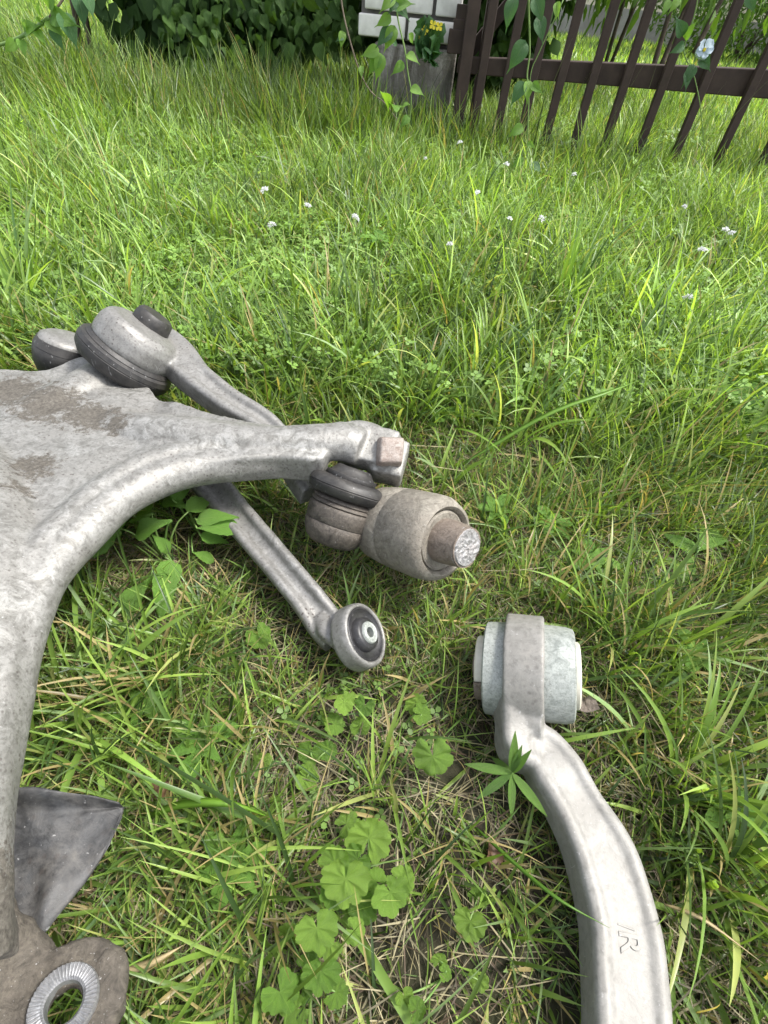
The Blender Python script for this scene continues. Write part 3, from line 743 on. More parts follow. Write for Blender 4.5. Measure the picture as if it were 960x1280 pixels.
# more small herbs on the lawn
hp = [(690, 655, 'above the zinc bushing, in short grass'), (620, 640, 'just right of the broken stud'), (560, 520, 'behind the clamp end of the knuckle'), (780, 560, 'in the lawn above the dense clover'), (870, 820, 'right of the zinc bushing by a thatch patch'),
      (300, 330, 'behind the upper link in the left lawn'), (520, 400, 'in the centre of the lawn'), (700, 240, 'near the fence, between two clover flowers'), (740, 700, 'above the right end of the zinc sleeve'), (655, 480, 'beside the tall bright tuft'),
      (905, 1010, 'at the right edge beside the splayed tuft'), (250, 930, 'between the dust shield and the slim link'), (180, 880, 'right of the knuckle leg'), (290, 1080, 'left of the largest round leaf cluster'), (470, 300, 'below the lone middle clover flower')]
for i, (px, py, lb) in enumerate(hp):
    sc = .024 if py > 300 else .035
    r0 = P(px, py, .02 if py > 300 else .06); sp_ = thing('small_herb', 'small leafy herb '+lb, 'weed', P(px, py, 0), 'small leafy herbs in the lawn')
    for k in range(6):
        a = k*1.05+i; d = Vector((math.cos(a), math.sin(a), .45))
        put_leaf(BM[k % 2], sp_, r0, d, (0, 0, 1), sc*random.uniform(.7, 1.1))

# ------------------------------------------------------------------ clover flowers
fl_pts = [(633, 205), (718, 218), (596, 241), (532, 198), (445, 272), (385, 257), (330, 237), (340, 281), (563, 305), (637, 273), (677, 273), (856, 258), (907, 287), (915, 291), (878, 312), (860, 371), (575, 178)]
fl_lab = ['nearest to the bare vine foot at the fence', 'below the fourth fence slat from the left', 'left of the vine foot, pinkish', 'near the foot of the brick pillar', 'alone in the middle of the left lawn', 'small and left of the pillar', 'leftmost in the tall grass', 'low and leftmost, half hidden',
          'lowest one near the middle of the lawn', 'left one of a level pair', 'right one of a level pair', 'small, below the right fence slats', 'larger, upper left of the touching pair at right', 'lower right of the touching pair at right', 'just below the touching pair', 'lowest on the right side', 'half hidden right under the fence foot']
def flower_mesh():
    mb = MB()
    for i in range(70):
        z = 1-2*(i+.5)/70
        if z < -.4 or random.random() < .22: continue
        a = i*2.39996; r = math.sqrt(1-z*z); d = Vector((r*math.cos(a), r*math.sin(a), z)); s_ = d.orthogonal().normalized(); w = d.cross(s_)
        b = d*.0022; e = d*random.uniform(.0042, .0072) + Vector((random.uniform(-.001, .001), random.uniform(-.001, .001), -.0006)); wd_ = .0010
        mb.add([b - s_*wd_*.5, b + s_*wd_*.5, e + s_*wd_, e + d*.0012, e - s_*wd_, b + w*wd_*.6, e + w*wd_], [(0, 1, 2, 3, 4), (0, 5, 6, 3), (5, 1, 2, 6)])
    return mb
fm = None
for i, (px, py) in enumerate(fl_pts):
    hh = random.uniform(.092, .112)
    top_ = P(px, py, hh)
    f = thing('clover_flower', 'white clover flower head '+fl_lab[i], 'flower', (top_.x, top_.y, 0), 'white clover flowers in the lawn')
    if i % 4 == 0 or fm is None:
        fm = flower_mesh().mesh('head', fix=False); fm.materials.append(M['petal'])
    h = bpy.data.objects.new('head', fm); COL.objects.link(h); h.parent = f; h.location = (0, 0, hh); s_ = random.uniform(.75, 1.15); h.scale = (s_, s_*random.uniform(.8, 1), s_*.75)
    h.rotation_euler = (random.uniform(-.4, .4), random.uniform(-.4, .4), random.uniform(0, 6))
    stem(f, [f.location, f.location+Vector((.004, .003, hh*.5)), f.location+Vector((0, 0, hh))], .0009, M['stem'], 'stem', 5, 6)

# ------------------------------------------------------------------ brown leaves and dry bits
DL = leaf_mesh('dead_leaf_mesh', .032, .024, ovate, M['deadleaf'], .9, .5, n=8, wave=.25)
for (px, py, lab, sz) in ((192, 995, 'curled brown dead leaf near the dust shield tip', .45), (612, 1085, 'brown dead leaf lying by the middle of the pale arm', .5)):
    o = bpy.data.objects.new('dead_leaf', DL); COL.objects.link(o); o.matrix_world = Matrix.Translation(P(px, py, .014)) @ orient((random.uniform(-1, 1), random.uniform(-1, 1), .3), (.3, .2, 1)).to_4x4() @ Matrix.Scale(sz, 4)
    tag(o, lab, 'dead leaf', 'dead leaves on the ground')

# ================================================================== brick pillar
PYL = 1.97
pc = thing('brick_pillar', 'white brick fence pillar standing on a weathered concrete footing', 'pillar', (-.1, PYL, 0))
xl = PY(446, 40, PYL).x; xr = PY(577, 30, PYL).x
zt = PY(500, 54, PYL).z; zj = PY(500, 20, PYL).z
mb = MB(); xfl = PY(466, 100, PYL).x
mb.box(((xfl+xr)/2, PYL+.23, zt/2-.06), ((1, 0, 0), (0, 1, 0), (0, 0, 1)), (xr-xfl-.004, .46, zt+.11), 1)
mb.build('footing', M['concrete'], pc, bevel=.006, lump=[(.006, 9)], angle=60)
bh = zj-zt; rows = 9; bl = .185
mb = MB(); mb.box(((xl+xr)/2, PYL+.24, zt+rows*bh/2), ((1, 0, 0), (0, 1, 0), (0, 0, 1)), (xr-xl-.02, .44, rows*bh-.01), 1)
mb.build('mortar', M['mortar'], pc, smooth=False)
xj1 = [xl, PY(508, 40, PYL).x, xr]; xj2 = [xl, PY(454, 10, PYL).x, PY(543, 10, PYL).x, xr]
bmesh_cache = {}
for r in range(rows):
    js = xj1 if r % 2 == 0 else xj2
    for k in range(len(js)-1):
        w = js[k+1]-js[k]-.009
        if w < .01: continue
        key = round(w, 4)
        if key not in bmesh_cache:
            mb = MB(); mb.box((0, 0, 0), ((1, 0, 0), (0, 1, 0), (0, 0, 1)), (w, .12, bh-.009), 1)
            o = mb.build('brick', M['brick'], None, bevel=.004, angle=60); bmesh_cache[key] = o.data; bpy.data.objects.remove(o)
        o = bpy.data.objects.new('brick', bmesh_cache[key]); COL.objects.link(o); o.parent = pc
        o.location = Vector(((js[k]+js[k+1])/2, PYL+.06+random.uniform(-.002, .002), zt+bh*(r+.5)+.003)) - pc.location
        o.rotation_euler = (0, random.uniform(-.006, .006), random.uniform(-.01, .01))
    for sx, xx in ((-1, xl), (1, xr)):
        for q in range(2):
            key = 'side'
            if key not in bmesh_cache:
                mb = MB(); mb.box((0, 0, 0), ((1, 0, 0), (0, 1, 0), (0, 0, 1)), (.1, .155, bh-.009), 1)
                o = mb.build('brick', M['brick'], None, bevel=.004, angle=60); bmesh_cache[key] = o.data; bpy.data.objects.remove(o)
            o = bpy.data.objects.new('brick', bmesh_cache[key]); COL.objects.link(o); o.parent = pc
            o.location = Vector((xx-sx*.0515, PYL+.205+q*.165, zt+bh*(r+.5)+.003)) - pc.location

# ================================================================== fence
FY = 1.9
fe = thing('timber_fence', 'dark brown slatted metal fence panel beside the brick pillar', 'fence', (.6, FY, 0))
rt0, rt1 = PY(582, 70, FY+.03), PY(960, 86, FY+.03); rb0, rb1 = PY(608, 94, FY+.03), PY(960, 123, FY+.03)
slope_t = (rt1.z-rt0.z)/(rt1.x-rt0.x); slope_b = (rb1.z-rb0.z)/(rb1.x-rb0.x)
x0, x1 = rt0.x-.02, 3.2
def zt_(x): return rt0.z+slope_t*(x-rt0.x)
def zb_(x): return rb0.z+slope_b*(x-rb0.x)
mb = MB(); vs = []
for x in (x0, x1):
    for yy in (FY+.012, FY+.042):
        vs += [(x, yy, zb_(x)), (x, yy, zt_(x))]
mb.add(vs, [(0, 2, 3, 1), (4, 5, 7, 6), (0, 1, 5, 4), (2, 6, 7, 3), (1, 3, 7, 5), (0, 4, 6, 2)])
mb.build('rail', M['fence'], fe, bevel=.003, smooth=False)
mb = MB(); mb.box(((x0+x1)/2, FY+.027, 1.12), ((1, 0, 0), (0, 1, 0), (0, 0, 1)), (x1-x0, .03, .055)); mb.build('rail', M['fence'], fe, bevel=.003, smooth=False)
sl = [.149, .222, .298, .374, .463, .557, .663, .778, .910, 1.045, 1.18, 1.315, 1.45, 1.585, 1.72, 1.855, 1.99, 2.125, 2.26, 2.395, 2.53, 2.665, 2.8, 2.935, 3.07]
mb = MB(); mb.box((0, 0, .65), ((1, 0, 0), (0, 1, 0), (0, 0, 1)), (.0230, .018, 1.20))
o0 = mb.build('slat', M['fence'], None, bevel=.002, smooth=False); sm_ = o0.data; bpy.data.objects.remove(o0)
for x in sl:
    o = bpy.data.objects.new('slat', sm_); COL.objects.link(o); o.parent = fe; o.location = Vector((x, FY, random.uniform(-.012, .012)))-fe.location
    o.rotation_euler = (0, random.uniform(-.006, .006), random.uniform(-.04, .04))
# end post and stepped bracket by the pillar
mb = MB(); pxx = PY(588, 40, FY).x
mb.box((pxx, FY+.01, .62), ((1, 0, 0), (0, 1, 0), (0, 0, 1)), (.034, .036, 1.3)); mb.build('post', M['fence'], fe, bevel=.002, smooth=False)
mb = MB(); mb.box((pxx+.05, FY+.03, .62), ((1, 0, 0), (0, 1, 0), (0, 0, 1)), (.030, .03, 1.28)); mb.build('post', M['fence'], fe, bevel=.002, smooth=False)
mb = MB()
for k, (a, b_) in enumerate(((562, 52), (568, 40), (572, 22))):
    q = PY(a+10, b_, FY+.035); mb.box((q.x, FY+.03+.002*k, q.z), ((1, 0, 0), (0, 1, 0), (0, 0, 1)), (.055, .03, .05))
mb.build('bracket', M['fence'], fe, bevel=.002, smooth=False)
mb = MB(); a, b_ = PY(590, 62, FY+.06), PY(640, 0, FY+.06); d = (b_-a); mb.box((a+b_)/2, (d, (0, 1, 0), d.cross(Vector((0, 1, 0)))), (d.length*1.6, .02, .03)); mb.build('brace', M['fence'], fe, bevel=.002, smooth=False)

# ================================================================== vines
VL = leaf_mesh('vine_leaf_mesh', 1, .52, drip, M['vine'], .45, .35, n=12)
VD = leaf_mesh('vine_leaf_dark_mesh', 1, .55, drip, M['vinedk'], .4, .35, n=12)
def vine(label, y, stpx, leaves, r=.0022, cat='vine', smat='stem', name='climbing_vine', root=None):
    pts = [PY(px, py, y) for px, py in stpx]
    if root is not None: pts.append(Vector(root))
    v = thing(name, label, cat, (pts[-1].x, pts[-1].y, max(0, pts[-1].z)) if pts[-1].z > -.02 else (pts[-1].x, pts[-1].y, 0))
    stem(v, pts, r, M[smat], 'stem', 7)
    for (bx, by, tx, ty, dk, dy) in leaves:
        a = PY(bx, by, y+dy*.3); b = PY(tx, ty, y+dy-.02); d = b-a
        put_leaf(VD if dk else VL, v, a, d, (Vector(CP)-a).normalized()+Vector((random.uniform(-.6, .6), random.uniform(-.2, .2), random.uniform(.1, .8))), d.length*1.03)
    return v
vine('pale young vine shoot with drooping pointed leaves in front of the brick pillar', 1.62,
     [(493, -60), (495, 0), (498, 27), (506, 62), (510, 92), (514, 117), (512, 150), (505, 186)],
     [(489, 20, 470, 32, 0, 0), (490, 35, 469, 56, 1, 0), (494, 32, 480, 64, 0, 0), (474, 62, 451, 68, 0, 0), (475, 66, 460, 94, 0, 0), (476, 66, 472, 102, 0, 0), (492, 8, 515, 0, 0, 0), (495, 5, 512, 20, 1, 0),
      (508, 68, 524, 74, 0, 0), (505, 78, 490, 92, 0, 0), (513, 110, 530, 115, 0, 0), (512, 130, 503, 130, 0, 0), (494, -5, 474, 12, 0, 0), (511, 42, 520, 56, 0, .05), (497, 0, 486, 14, 1, 0), (490, 52, 500, 56, 1, .05), (512, 145, 500, 158, 0, 0), (478, 115, 490, 130, 0, .1), (488, 128, 497, 142, 0, .1)])
vine('tall vine winding up in front of the fence slats, leaves hanging to its left', 1.52,
     [(664, -70), (661, 0), (662, 42), (662, 69), (659, 94), (661, 117), (660, 158), (659, 188), (662, 215)],
     [(645, -4, 628, 36, 1, 0), (657, 50, 636, 90, 1, 0), (668, -6, 680, 28, 1, 0), (672, 20, 681, 52, 1, 0), (656, 102, 638, 130, 1, 0), (659, 100, 662, 128, 0, 0), (664, 104, 678, 115, 0, 0), (654, 157, 636, 170, 0, 0), (655, 198, 640, 208, 0, 0),
      (696, 2, 697, 20, 0, 0), (663, 205, 680, 212, 1, 0), (660, 178, 668, 184, 0, 0)])
v2 = vine('thin twining shoot crossing the slats right of the tall vine', 1.54, [(704, 0), (688, 35), (672, 70), (664, 90), (660, 130)], [(697, 5, 695, 22, 0, 0)], .0014)
vine('thin bare brown stem curving down left of the brick pillar', 1.75, [(424, -40), (428, 10), (440, 60), (452, 95), (465, 116), (482, 130), (500, 155)], [(428, 38, 427, 60, 0, 0), (452, 82, 451, 96, 0, 0), (430, 44, 421, 50, 1, 0)], .0022, smat='twig')
fv = vine('vine tangled on the right fence slats around a pale blue flower', 1.80, [(878, -60), (872, 0), (862, 40), (855, 60), (858, 75), (866, 90), (875, 130), (880, 180), (884, 205)],
     [(856, 55, 840, 66, 1, 0), (858, 88, 862, 112, 1, 0), (875, 70, 890, 88, 1, 0), (856, 50, 868, 25, 0, 0), (854, 45, 848, 22, 1, 0), (935, -8, 945, 15, 1, .0), (870, 62, 885, 75, 1, 0), (868, 80, 855, 108, 1, 0), (838, 0, 828, 18, 0, 0), (850, -5, 838, 15, 0, 0)], .0018)
fl = thing('blue_flower', 'pale blue open flower on the fence vine', 'flower', PY(880, 62, 1.78))
PM = leaf_mesh('petal_mesh', .024, .024, spat, M['bluepetal'], .3, -.2, n=8, wave=.12)
for k in range(5):
    a = k*1.257; put_leaf(PM, fl, fl.location, Vector((math.cos(a), -.25, math.sin(a)*.7)), (0, -1, .5), .9+.1*math.sin(k), 'petal')
mb = MB(); mb.blob(fl.location-Vector((0, .003, 0)), [Vector((.004, 0, 0)), Vector((0, .004, 0)), Vector((0, 0, .004))], 6); mb.build('centre', M['yellow'], fl)

# yellow flowered plant on the pillar footing
cp_ = thing('yellow_flowered_plant', 'small bushy plant with yellow flowers against the white bricks', 'plant', PY(535, 76, 1.93))
CLM = leaf_mesh('lobed_leaf_mesh', 1, .62, spat, M['lance'], .3, .2, n=9, wave=.1, serr=.18)
CLM2 = CLM.copy(); CLM2.materials.clear(); CLM2.materials.append(M['vinedk'])
for k in range(17):
    tx, ty = random.uniform(521, 552), random.uniform(34, 74); a = PY(535, 76, 1.93).lerp(PY(tx, ty+6, 1.91), .45); b = PY(tx, ty, 1.89+random.uniform(-.03, .02)); d = b-a
    put_leaf(CLM2, cp_, a, d, (random.uniform(-.4, .4), -1, .5), d.length*.95+.03)
for (px, py) in ((531, 38), (541, 31), (549, 33), (526, 44)):
    q = PY(px, py, 1.88); stem(cp_, [PY(535, 76, 1.92), q.lerp(PY(535, 60, 1.9), .5), q], .001, M['stem'], 'stem', 5, 6)
    for k in range(4): a = k*1.57+px; put_leaf(PM if False else bpy.data.meshes.get('yp') or (lambda m: (setattr(m, 'name', 'yp'), m)[1])(leaf_mesh('yp', .011, .009, spat, M['yellow'], .2, .1, n=5)), cp_, q, Vector((math.cos(a), -.3, math.sin(a))), (0, -1, .3), 1, 'petal')

# overhanging branch, top left
br = vine('leafy branch hanging into the top left corner, yellow green with dark leaf tips', 1.15, [(62, 22), (50, 31), (30, 44), (0, 56), (-60, 70)],
     [(55, 26, 40, 2, 0, 0), (58, 24, 76, 40, 0, 0), (66, 30, 75, 62, 1, 0), (76, 14, 98, 57, 1, 0), (95, -10, 109, 33, 1, 0), (52, 28, 46, 22, 0, 0), (25, 48, 31, 68, 0, 0), (45, 38, 54, 50, 0, 0), (35, 40, 25, 26, 0, 0), (20, 50, 5, 66, 0, 0), (30, 40, 40, 26, 0, 0), (62, 20, 90, 25, 0, 0), (60, 10, 62, -25, 0, 0), (105, -12, 118, 18, 1, 0), (70, 10, 60, -14, 0, 0)],
     .0035, cat='branch', name='leafy_branch', root=(-1.5, 1.15, 0))
stem(br, [PY(62, 22, 1.15), PY(78, 0, 1.16), PY(95, -30, 1.18)], .0025, M['twig'])

# ================================================================== foliage masses
def leaf_cloud(name, pts, dirs, nrms, size, mat, parent=None, shape='ov'):
    """many leaves joined: 6-vertex folded leaf"""
    n = len(pts); pts = np.array(pts); dirs = np.array(dirs, float); nrms = np.array(nrms, float)
    dirs /= np.linalg.norm(dirs, axis=1)[:, None]; nrms -= dirs*(dirs*nrms).sum(1)[:, None]; nrms /= np.linalg.norm(nrms, axis=1)[:, None]+1e-9
    sd = np.cross(dirs, nrms); size = np.array(size)[:, None]*np.ones((n, 1)); W = .32 if shape == 'ov' else .13
    V = np.stack([pts, pts+size*(dirs*.35-sd*W+nrms*.08), pts+size*(dirs*.35+sd*W+nrms*.08), pts+size*(dirs*.4), pts+size*(dirs*.72-sd*W*.7-nrms*.03), pts+size*(dirs*.72+sd*W*.7-nrms*.03), pts+size*(dirs*1.0-nrms*.12)], 1).reshape(-1, 3)
    off = np.array(wloc(parent)) if parent is not None else 0
    Fq = np.array([[0, 3, 1], [0, 2, 3], [1, 3, 4], [3, 2, 5], [4, 3, 6], [3, 5, 6]])
    Fa = (Fq[None]+7*np.arange(n)[:, None, None]).reshape(-1, 3)
    me = bpy.data.meshes.new(name); me.vertices.add(len(V)); me.vertices.foreach_set('co', (V-off).ravel())
    me.loops.add(Fa.size); me.loops.foreach_set('vertex_index', Fa.ravel()); me.polygons.add(len(Fa)); me.polygons.foreach_set('loop_start', np.arange(len(Fa))*3)
    me.polygons.foreach_set('loop_total', np.full(len(Fa), 3)); me.polygons.foreach_set('use_smooth', np.ones(len(Fa), bool)); me.update(); me.validate()
    me.materials.append(mat); o = bpy.data.objects.new(name, me); COL.objects.link(o); o.parent = parent
    return o
def bush(name, label, loc, rad, nleaf, size, mat, cat='bush', droop=.8, shape='ov', stems=5, shell=.55, group=None):
    b = thing(name, label, cat, (loc[0], loc[1], 0), group)
    d = RNG.normal(size=(nleaf, 3)); d /= np.linalg.norm(d, axis=1)[:, None]; r = shell+(1-shell)*RNG.random(nleaf)**.6
    lump_ = 1+.22*np.array([noise.noise(Vector(x*2.3+np.array(loc))) for x in d])
    p = np.array(loc)+d*np.array(rad)*(r*lump_)[:, None]; p = p[p[:, 2] > .02]; n = len(p)
    dr = RNG.normal(size=(n, 3))*.6 + np.array([0, 0, -droop]) + (p-np.array(loc))/np.array(rad)*.4
    o = leaf_cloud('foliage', p, dr, RNG.normal(size=(n, 3))*.6+(p-np.array(loc))/np.array(rad)+np.array([0, 0, .4]), size*(.6+.7*RNG.random(n)), mat, b, shape); o['kind'] = 'stuff'
    for k in range(stems):
        a = random.uniform(0, 6.28); e = Vector(loc)+Vector((math.cos(a)*rad[0]*.6, math.sin(a)*rad[1]*.6, rad[2]*random.uniform(.1, .7)))
        stem(b, [Vector((loc[0]+random.uniform(-.1, .1)*rad[0], loc[1], 0)), Vector((loc[0], loc[1], loc[2]*.5)).lerp(e, .4), e], .008*rad[2]+.003, M['bark'], 'branch', 6, 7)
    return b
# shrub left of the pillar: separate front leaves plus mass behind
sh = thing('shrub', 'dark leafy shrub hanging over the grass left of the brick pillar', 'shrub', (-.95, 2.75, 0))
IL = [leaf_mesh('shrub_leaf_mesh', 1, .72, ovate, M['ivy'], .35, .3, n=9, wave=.07), leaf_mesh('shrub_leaf_mesh', 1, .6, ovate, M['ivy'], .5, .45, n=9, wave=.1)]
cnt = 0
while cnt < 290:
    px, py = random.uniform(195, 446), random.uniform(-12, 112)
    lim = 78+ (px-200)*.12 + 14*noise.noise(Vector((px*.03, 0, 1)))
    if px < 240: lim = 30+(px-195)*1.1
    if px > 385: lim = 60
    if py > lim: continue
    q = PY(px, py, 2.30+random.uniform(0, .15)+max(0, (60-py))*.001)
    put_leaf(IL[cnt % 2], sh, q, (random.uniform(-.9, .9), random.uniform(-.9, .4), -1+random.uniform(0, .6)), (random.uniform(-1, 1), -1, random.uniform(-.1, 1.5)), random.uniform(.030, .070)); cnt += 1
n = 9000
p = np.stack([RNG.uniform(-1.25, -.32, n), 2.45+RNG.random(n)**1.2*.9, .12+RNG.random(n)*1.5], 1)
keepm = ~((p[:, 0] > -.62) & (p[:, 2] < .24)) & ~((p[:, 0] < -1.35) & (p[:, 2] < .1+(-1.35-p[:, 0])*.5)); p = p[keepm]; n = len(p)
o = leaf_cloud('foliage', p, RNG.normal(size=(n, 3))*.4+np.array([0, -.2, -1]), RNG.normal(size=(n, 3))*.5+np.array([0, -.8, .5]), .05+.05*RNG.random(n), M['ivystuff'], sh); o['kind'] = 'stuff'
for k in range(9):
    x = random.uniform(-1.6, -.45); stem(sh, [(x, 2.8, 0), (x+.05, 2.75, .5), (x-.05, 2.6, 1.3)], .012, M['bark'], 'branch')
# shaded screen of bushes behind the fence and beyond
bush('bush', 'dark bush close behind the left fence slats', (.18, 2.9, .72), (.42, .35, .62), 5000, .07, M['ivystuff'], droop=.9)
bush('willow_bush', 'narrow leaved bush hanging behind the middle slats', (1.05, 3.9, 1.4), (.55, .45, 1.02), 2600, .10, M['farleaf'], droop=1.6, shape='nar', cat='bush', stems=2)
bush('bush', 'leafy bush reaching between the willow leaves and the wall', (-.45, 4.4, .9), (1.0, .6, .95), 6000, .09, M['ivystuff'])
bush('feathery_bush', 'soft fine leaved bush beyond the lawn at the top right corner', (3.7, 8.2, 1.2), (1.7, 1.0, 1.35), 15000, .085, M['farleaf'], droop=.2, shape='nar')
bush('feathery_bush', 'fine leaved bush outside the lawn corner, farthest right', (7.0, 9.0, 1.5), (2.0, 1.2, 1.7), 7000, .13, M['farleaf'], droop=.2, shape='nar')
for k, (x, y) in enumerate(((-9, 15), (-4.5, 16.5), (.5, 17), (5.5, 17), (11, 15), (-13.5, 13))):
    bush('hedge_tree', ['far round tree, leftmost but one', 'far round tree left of centre', 'far round tree behind the pillar', 'far round tree behind the house', 'far round tree at the right', 'far round tree at the extreme left'][k], (x, y, 2.4), (2.9, 1.4, 2.6), 4500, .28, M['farleaf'], cat='tree', droop=.3, group='far trees closing the view')
# twin leaning trunks behind the rail
tt = thing('garden_tree', 'young tree with two leaning dark trunks behind the fence rail', 'tree', PY(820, 76, 3.2))
for (a, b_) in (((816, 80), (862, -60)), ((826, 78), (880, -40)), ((868, 60), (925, -40))):
    stem(tt, [PY(a[0], a[1]+6, 3.2), PY((a[0]+b_[0])/2, (a[1]+b_[1])/2, 3.25), PY(b_[0], b_[1], 3.3)], .013, M['bark'], 'trunk', 8)
q = PY(850, -20, 3.2)
n = 900; p = np.array(q)+RNG.normal(size=(n, 3))*np.array([.35, .2, .12])+np.array([0, 0, .18])
o = leaf_cloud('crown', p, RNG.normal(size=(n, 3))*.4+np.array([0, 0, -1]), RNG.normal(size=(n, 3))*.6+np.array([0, -.5, .6]), .06+.05*RNG.random(n), M['farleaf'], tt, 'nar'); o['kind'] = 'stuff'
# house far behind
hs_ = thing('house', 'cream rendered house wall far behind the fence', 'house', (3.5, 11, 0))
mb = MB(); mb.box((2.9, 12.5, 2.2), ((1, 0, 0), (0, 1, 0), (0, 0, 1)), (9, 3, 3.6)); mb.build('wall', M['render'], hs_, smooth=False)
mb = MB(); mb.box((2.9, 12.45, .2), ((1, 0, 0), (0, 1, 0), (0, 0, 1)), (9.1, 3.05, .42)); mb.build('plinth', M['grey'], hs_, smooth=False)
mb = MB(); mb.add([(-2, 10.6, 4), (7.8, 10.6, 4), (7.8, 14.4, 4), (-2, 14.4, 4), (-2, 12.5, 5.8), (7.8, 12.5, 5.8)], [(0, 1, 5, 4), (2, 3, 4, 5), (0, 4, 3), (1, 2, 5), (0, 3, 2, 1)]); mb.build('roof', M['rust'], hs_, smooth=False)
# kerb edging of the lawn
mb = MB(); a, b_ = P(640, 58, 0), P(815, 53, 0)
#GRASS
# ================================================================== grass
verts = []; faces = []
tris = []; base_i = 0
for o in METAL:
    off = wloc(o); me = o.data
    vv = np.empty(len(me.vertices)*3); me.vertices.foreach_get('co', vv); vv = vv.reshape(-1, 3)+np.array(off)
    verts += [tuple(v) for v in vv]
    faces += [tuple(i+base_i for i in p.vertices) for p in me.polygons]; base_i += len(vv)
BVH = BVHTree.FromPolygons(verts, faces)
del verts, faces

def blade_mesh(name, root, az, lean, length, width, curl, col, seg, mat, fold=.35, twist=None, test=False, label=None):
    """numpy blades. root (n,3), az heading, lean start angle from vertical, curl extra bend (rad), col (n,3)"""
    if test:
        kp = np.ones(len(root), bool)
        for (cx, cy, cr_) in CLEAR:
            kp &= ~(((root[:, 0]-cx)**2+(root[:, 1]-cy)**2 < cr_**2) & (length*np.cos(np.minimum(lean, 1.4)) > .021))
        rnd_ = RNG.random(len(root))
        for i in np.nonzero(kp & (root[:, 1] < .62))[0]:
            if length[i] > .035 and rnd_[i] < .9 and BVH.find_nearest(Vector(root[i])+Vector((0, 0, .02)), .024 if length[i] < .06 else .045)[0] is not None: kp[i] = False
        root, az, lean, length, width, curl, col = root[kp], az[kp], lean[kp], length[kp], width[kp], curl[kp], col[kp]
    n = len(root); seg1 = seg+1
    t = np.linspace(0, 1, seg1)
    ang = lean[:, None] + curl[:, None]*t[None]**1.3
    dl = length[:, None]/seg
    hx = np.cos(az)[:, None]; hy = np.sin(az)[:, None]
    am = (ang[:, :-1]+ang[:, 1:])/2
    sx = np.sin(am)*dl; sz = np.cos(am)*dl
    X = np.concatenate([np.zeros((n, 1)), np.cumsum(sx, 1)], 1); Z = np.concatenate([np.zeros((n, 1)), np.cumsum(sz, 1)], 1)
    # sideways wander
    Sd = (RNG.normal(size=(n, 1))*.10*length[:, None])*t[None]**2
    C = np.stack([root[:, 0:1]+X*hx-Sd*hy, root[:, 1:2]+X*hy+Sd*hx, np.maximum(root[:, 2:3]+Z, root[:, 2:3]*0+.003+.004*RNG.random((n, 1)))], -1)
    if test:
        ok = np.ones(n, bool)
        for i in range(n):
            c = C[i]
            for k in range(0, seg):
                a = Vector(c[k]); b = Vector(c[k+1]); d = b-a; L = d.length
                if L < 1e-6: continue
                if BVH.ray_cast(a, d/L, L)[0] is not None: ok[i] = False; break
            if ok[i] and c[0][1] < .7 and RNG.random() < .96:
                for k in (seg//2, seg-1, seg):
                    if BVH.ray_cast(Vector(c[k]), Vector((0, 0, -1)), .2)[0] is not None: ok[i] = False; break
        C = C[ok]; az = az[ok]; ang = ang[ok]; width = width[ok]; col = col[ok]; hx = hx[ok]; hy = hy[ok]; n = len(C)
    tw = (RNG.normal(size=n)*.5 if twist is None else twist[:n])[:, None]
    sdv = np.stack([-hy*np.cos(tw)*np.ones_like(ang), hx*np.cos(tw)*np.ones_like(ang), np.sin(tw)*np.ones_like(ang)], -1)
    nr = np.stack([-np.cos(ang)*hx, -np.cos(ang)*hy, np.sin(ang)], -1)
    wp = (np.minimum(1, .55+t*2.2)*np.clip((1-t)*2.3, 0, 1)**.75); wp[-1] = .04
    W = width[:, None]*wp[None]/2
    A = C - sdv*W[..., None] + nr*(W*fold)[..., None]; B = C + sdv*W[..., None] + nr*(W*fold)[..., None]
    if fold > 0: V = np.stack([A, C, B], 2); nc = 3
    else: V = np.stack([A, B], 2); nc = 2
    V = V.reshape(-1, 3)
    q = []
    for s_ in range(seg):
        for k in range(nc-1):
            a = s_*nc+k; q.append([a, a+1, a+nc+1, a+nc])
    q = np.array(q); Fa = (q[None]+(seg1*nc)*np.arange(n)[:, None, None]).reshape(-1, 4)
    me = bpy.data.meshes.new(name); me.vertices.add(len(V)); me.vertices.foreach_set('co', V.ravel())
    me.loops.add(Fa.size); me.loops.foreach_set('vertex_index', Fa.ravel().astype(np.int32)); me.polygons.add(len(Fa))
    me.polygons.foreach_set('loop_start', (np.arange(len(Fa))*4).astype(np.int32)); me.polygons.foreach_set('loop_total', np.full(len(Fa), 4, np.int32))
    me.polygons.foreach_set('use_smooth', np.ones(len(Fa), bool)); me.update()
    ca_ = me.color_attributes.new('col', 'FLOAT_COLOR', 'POINT')
    cc = np.repeat(np.concatenate([col, np.ones((n, 1))], 1), seg1*nc, 0); ca_.data.foreach_set('color', cc.ravel().astype(np.float32))
    me.materials.append(mat); o = bpy.data.objects.new(name, me); COL.objects.link(o)
    tag(o, label, None, None, 'stuff'); return o

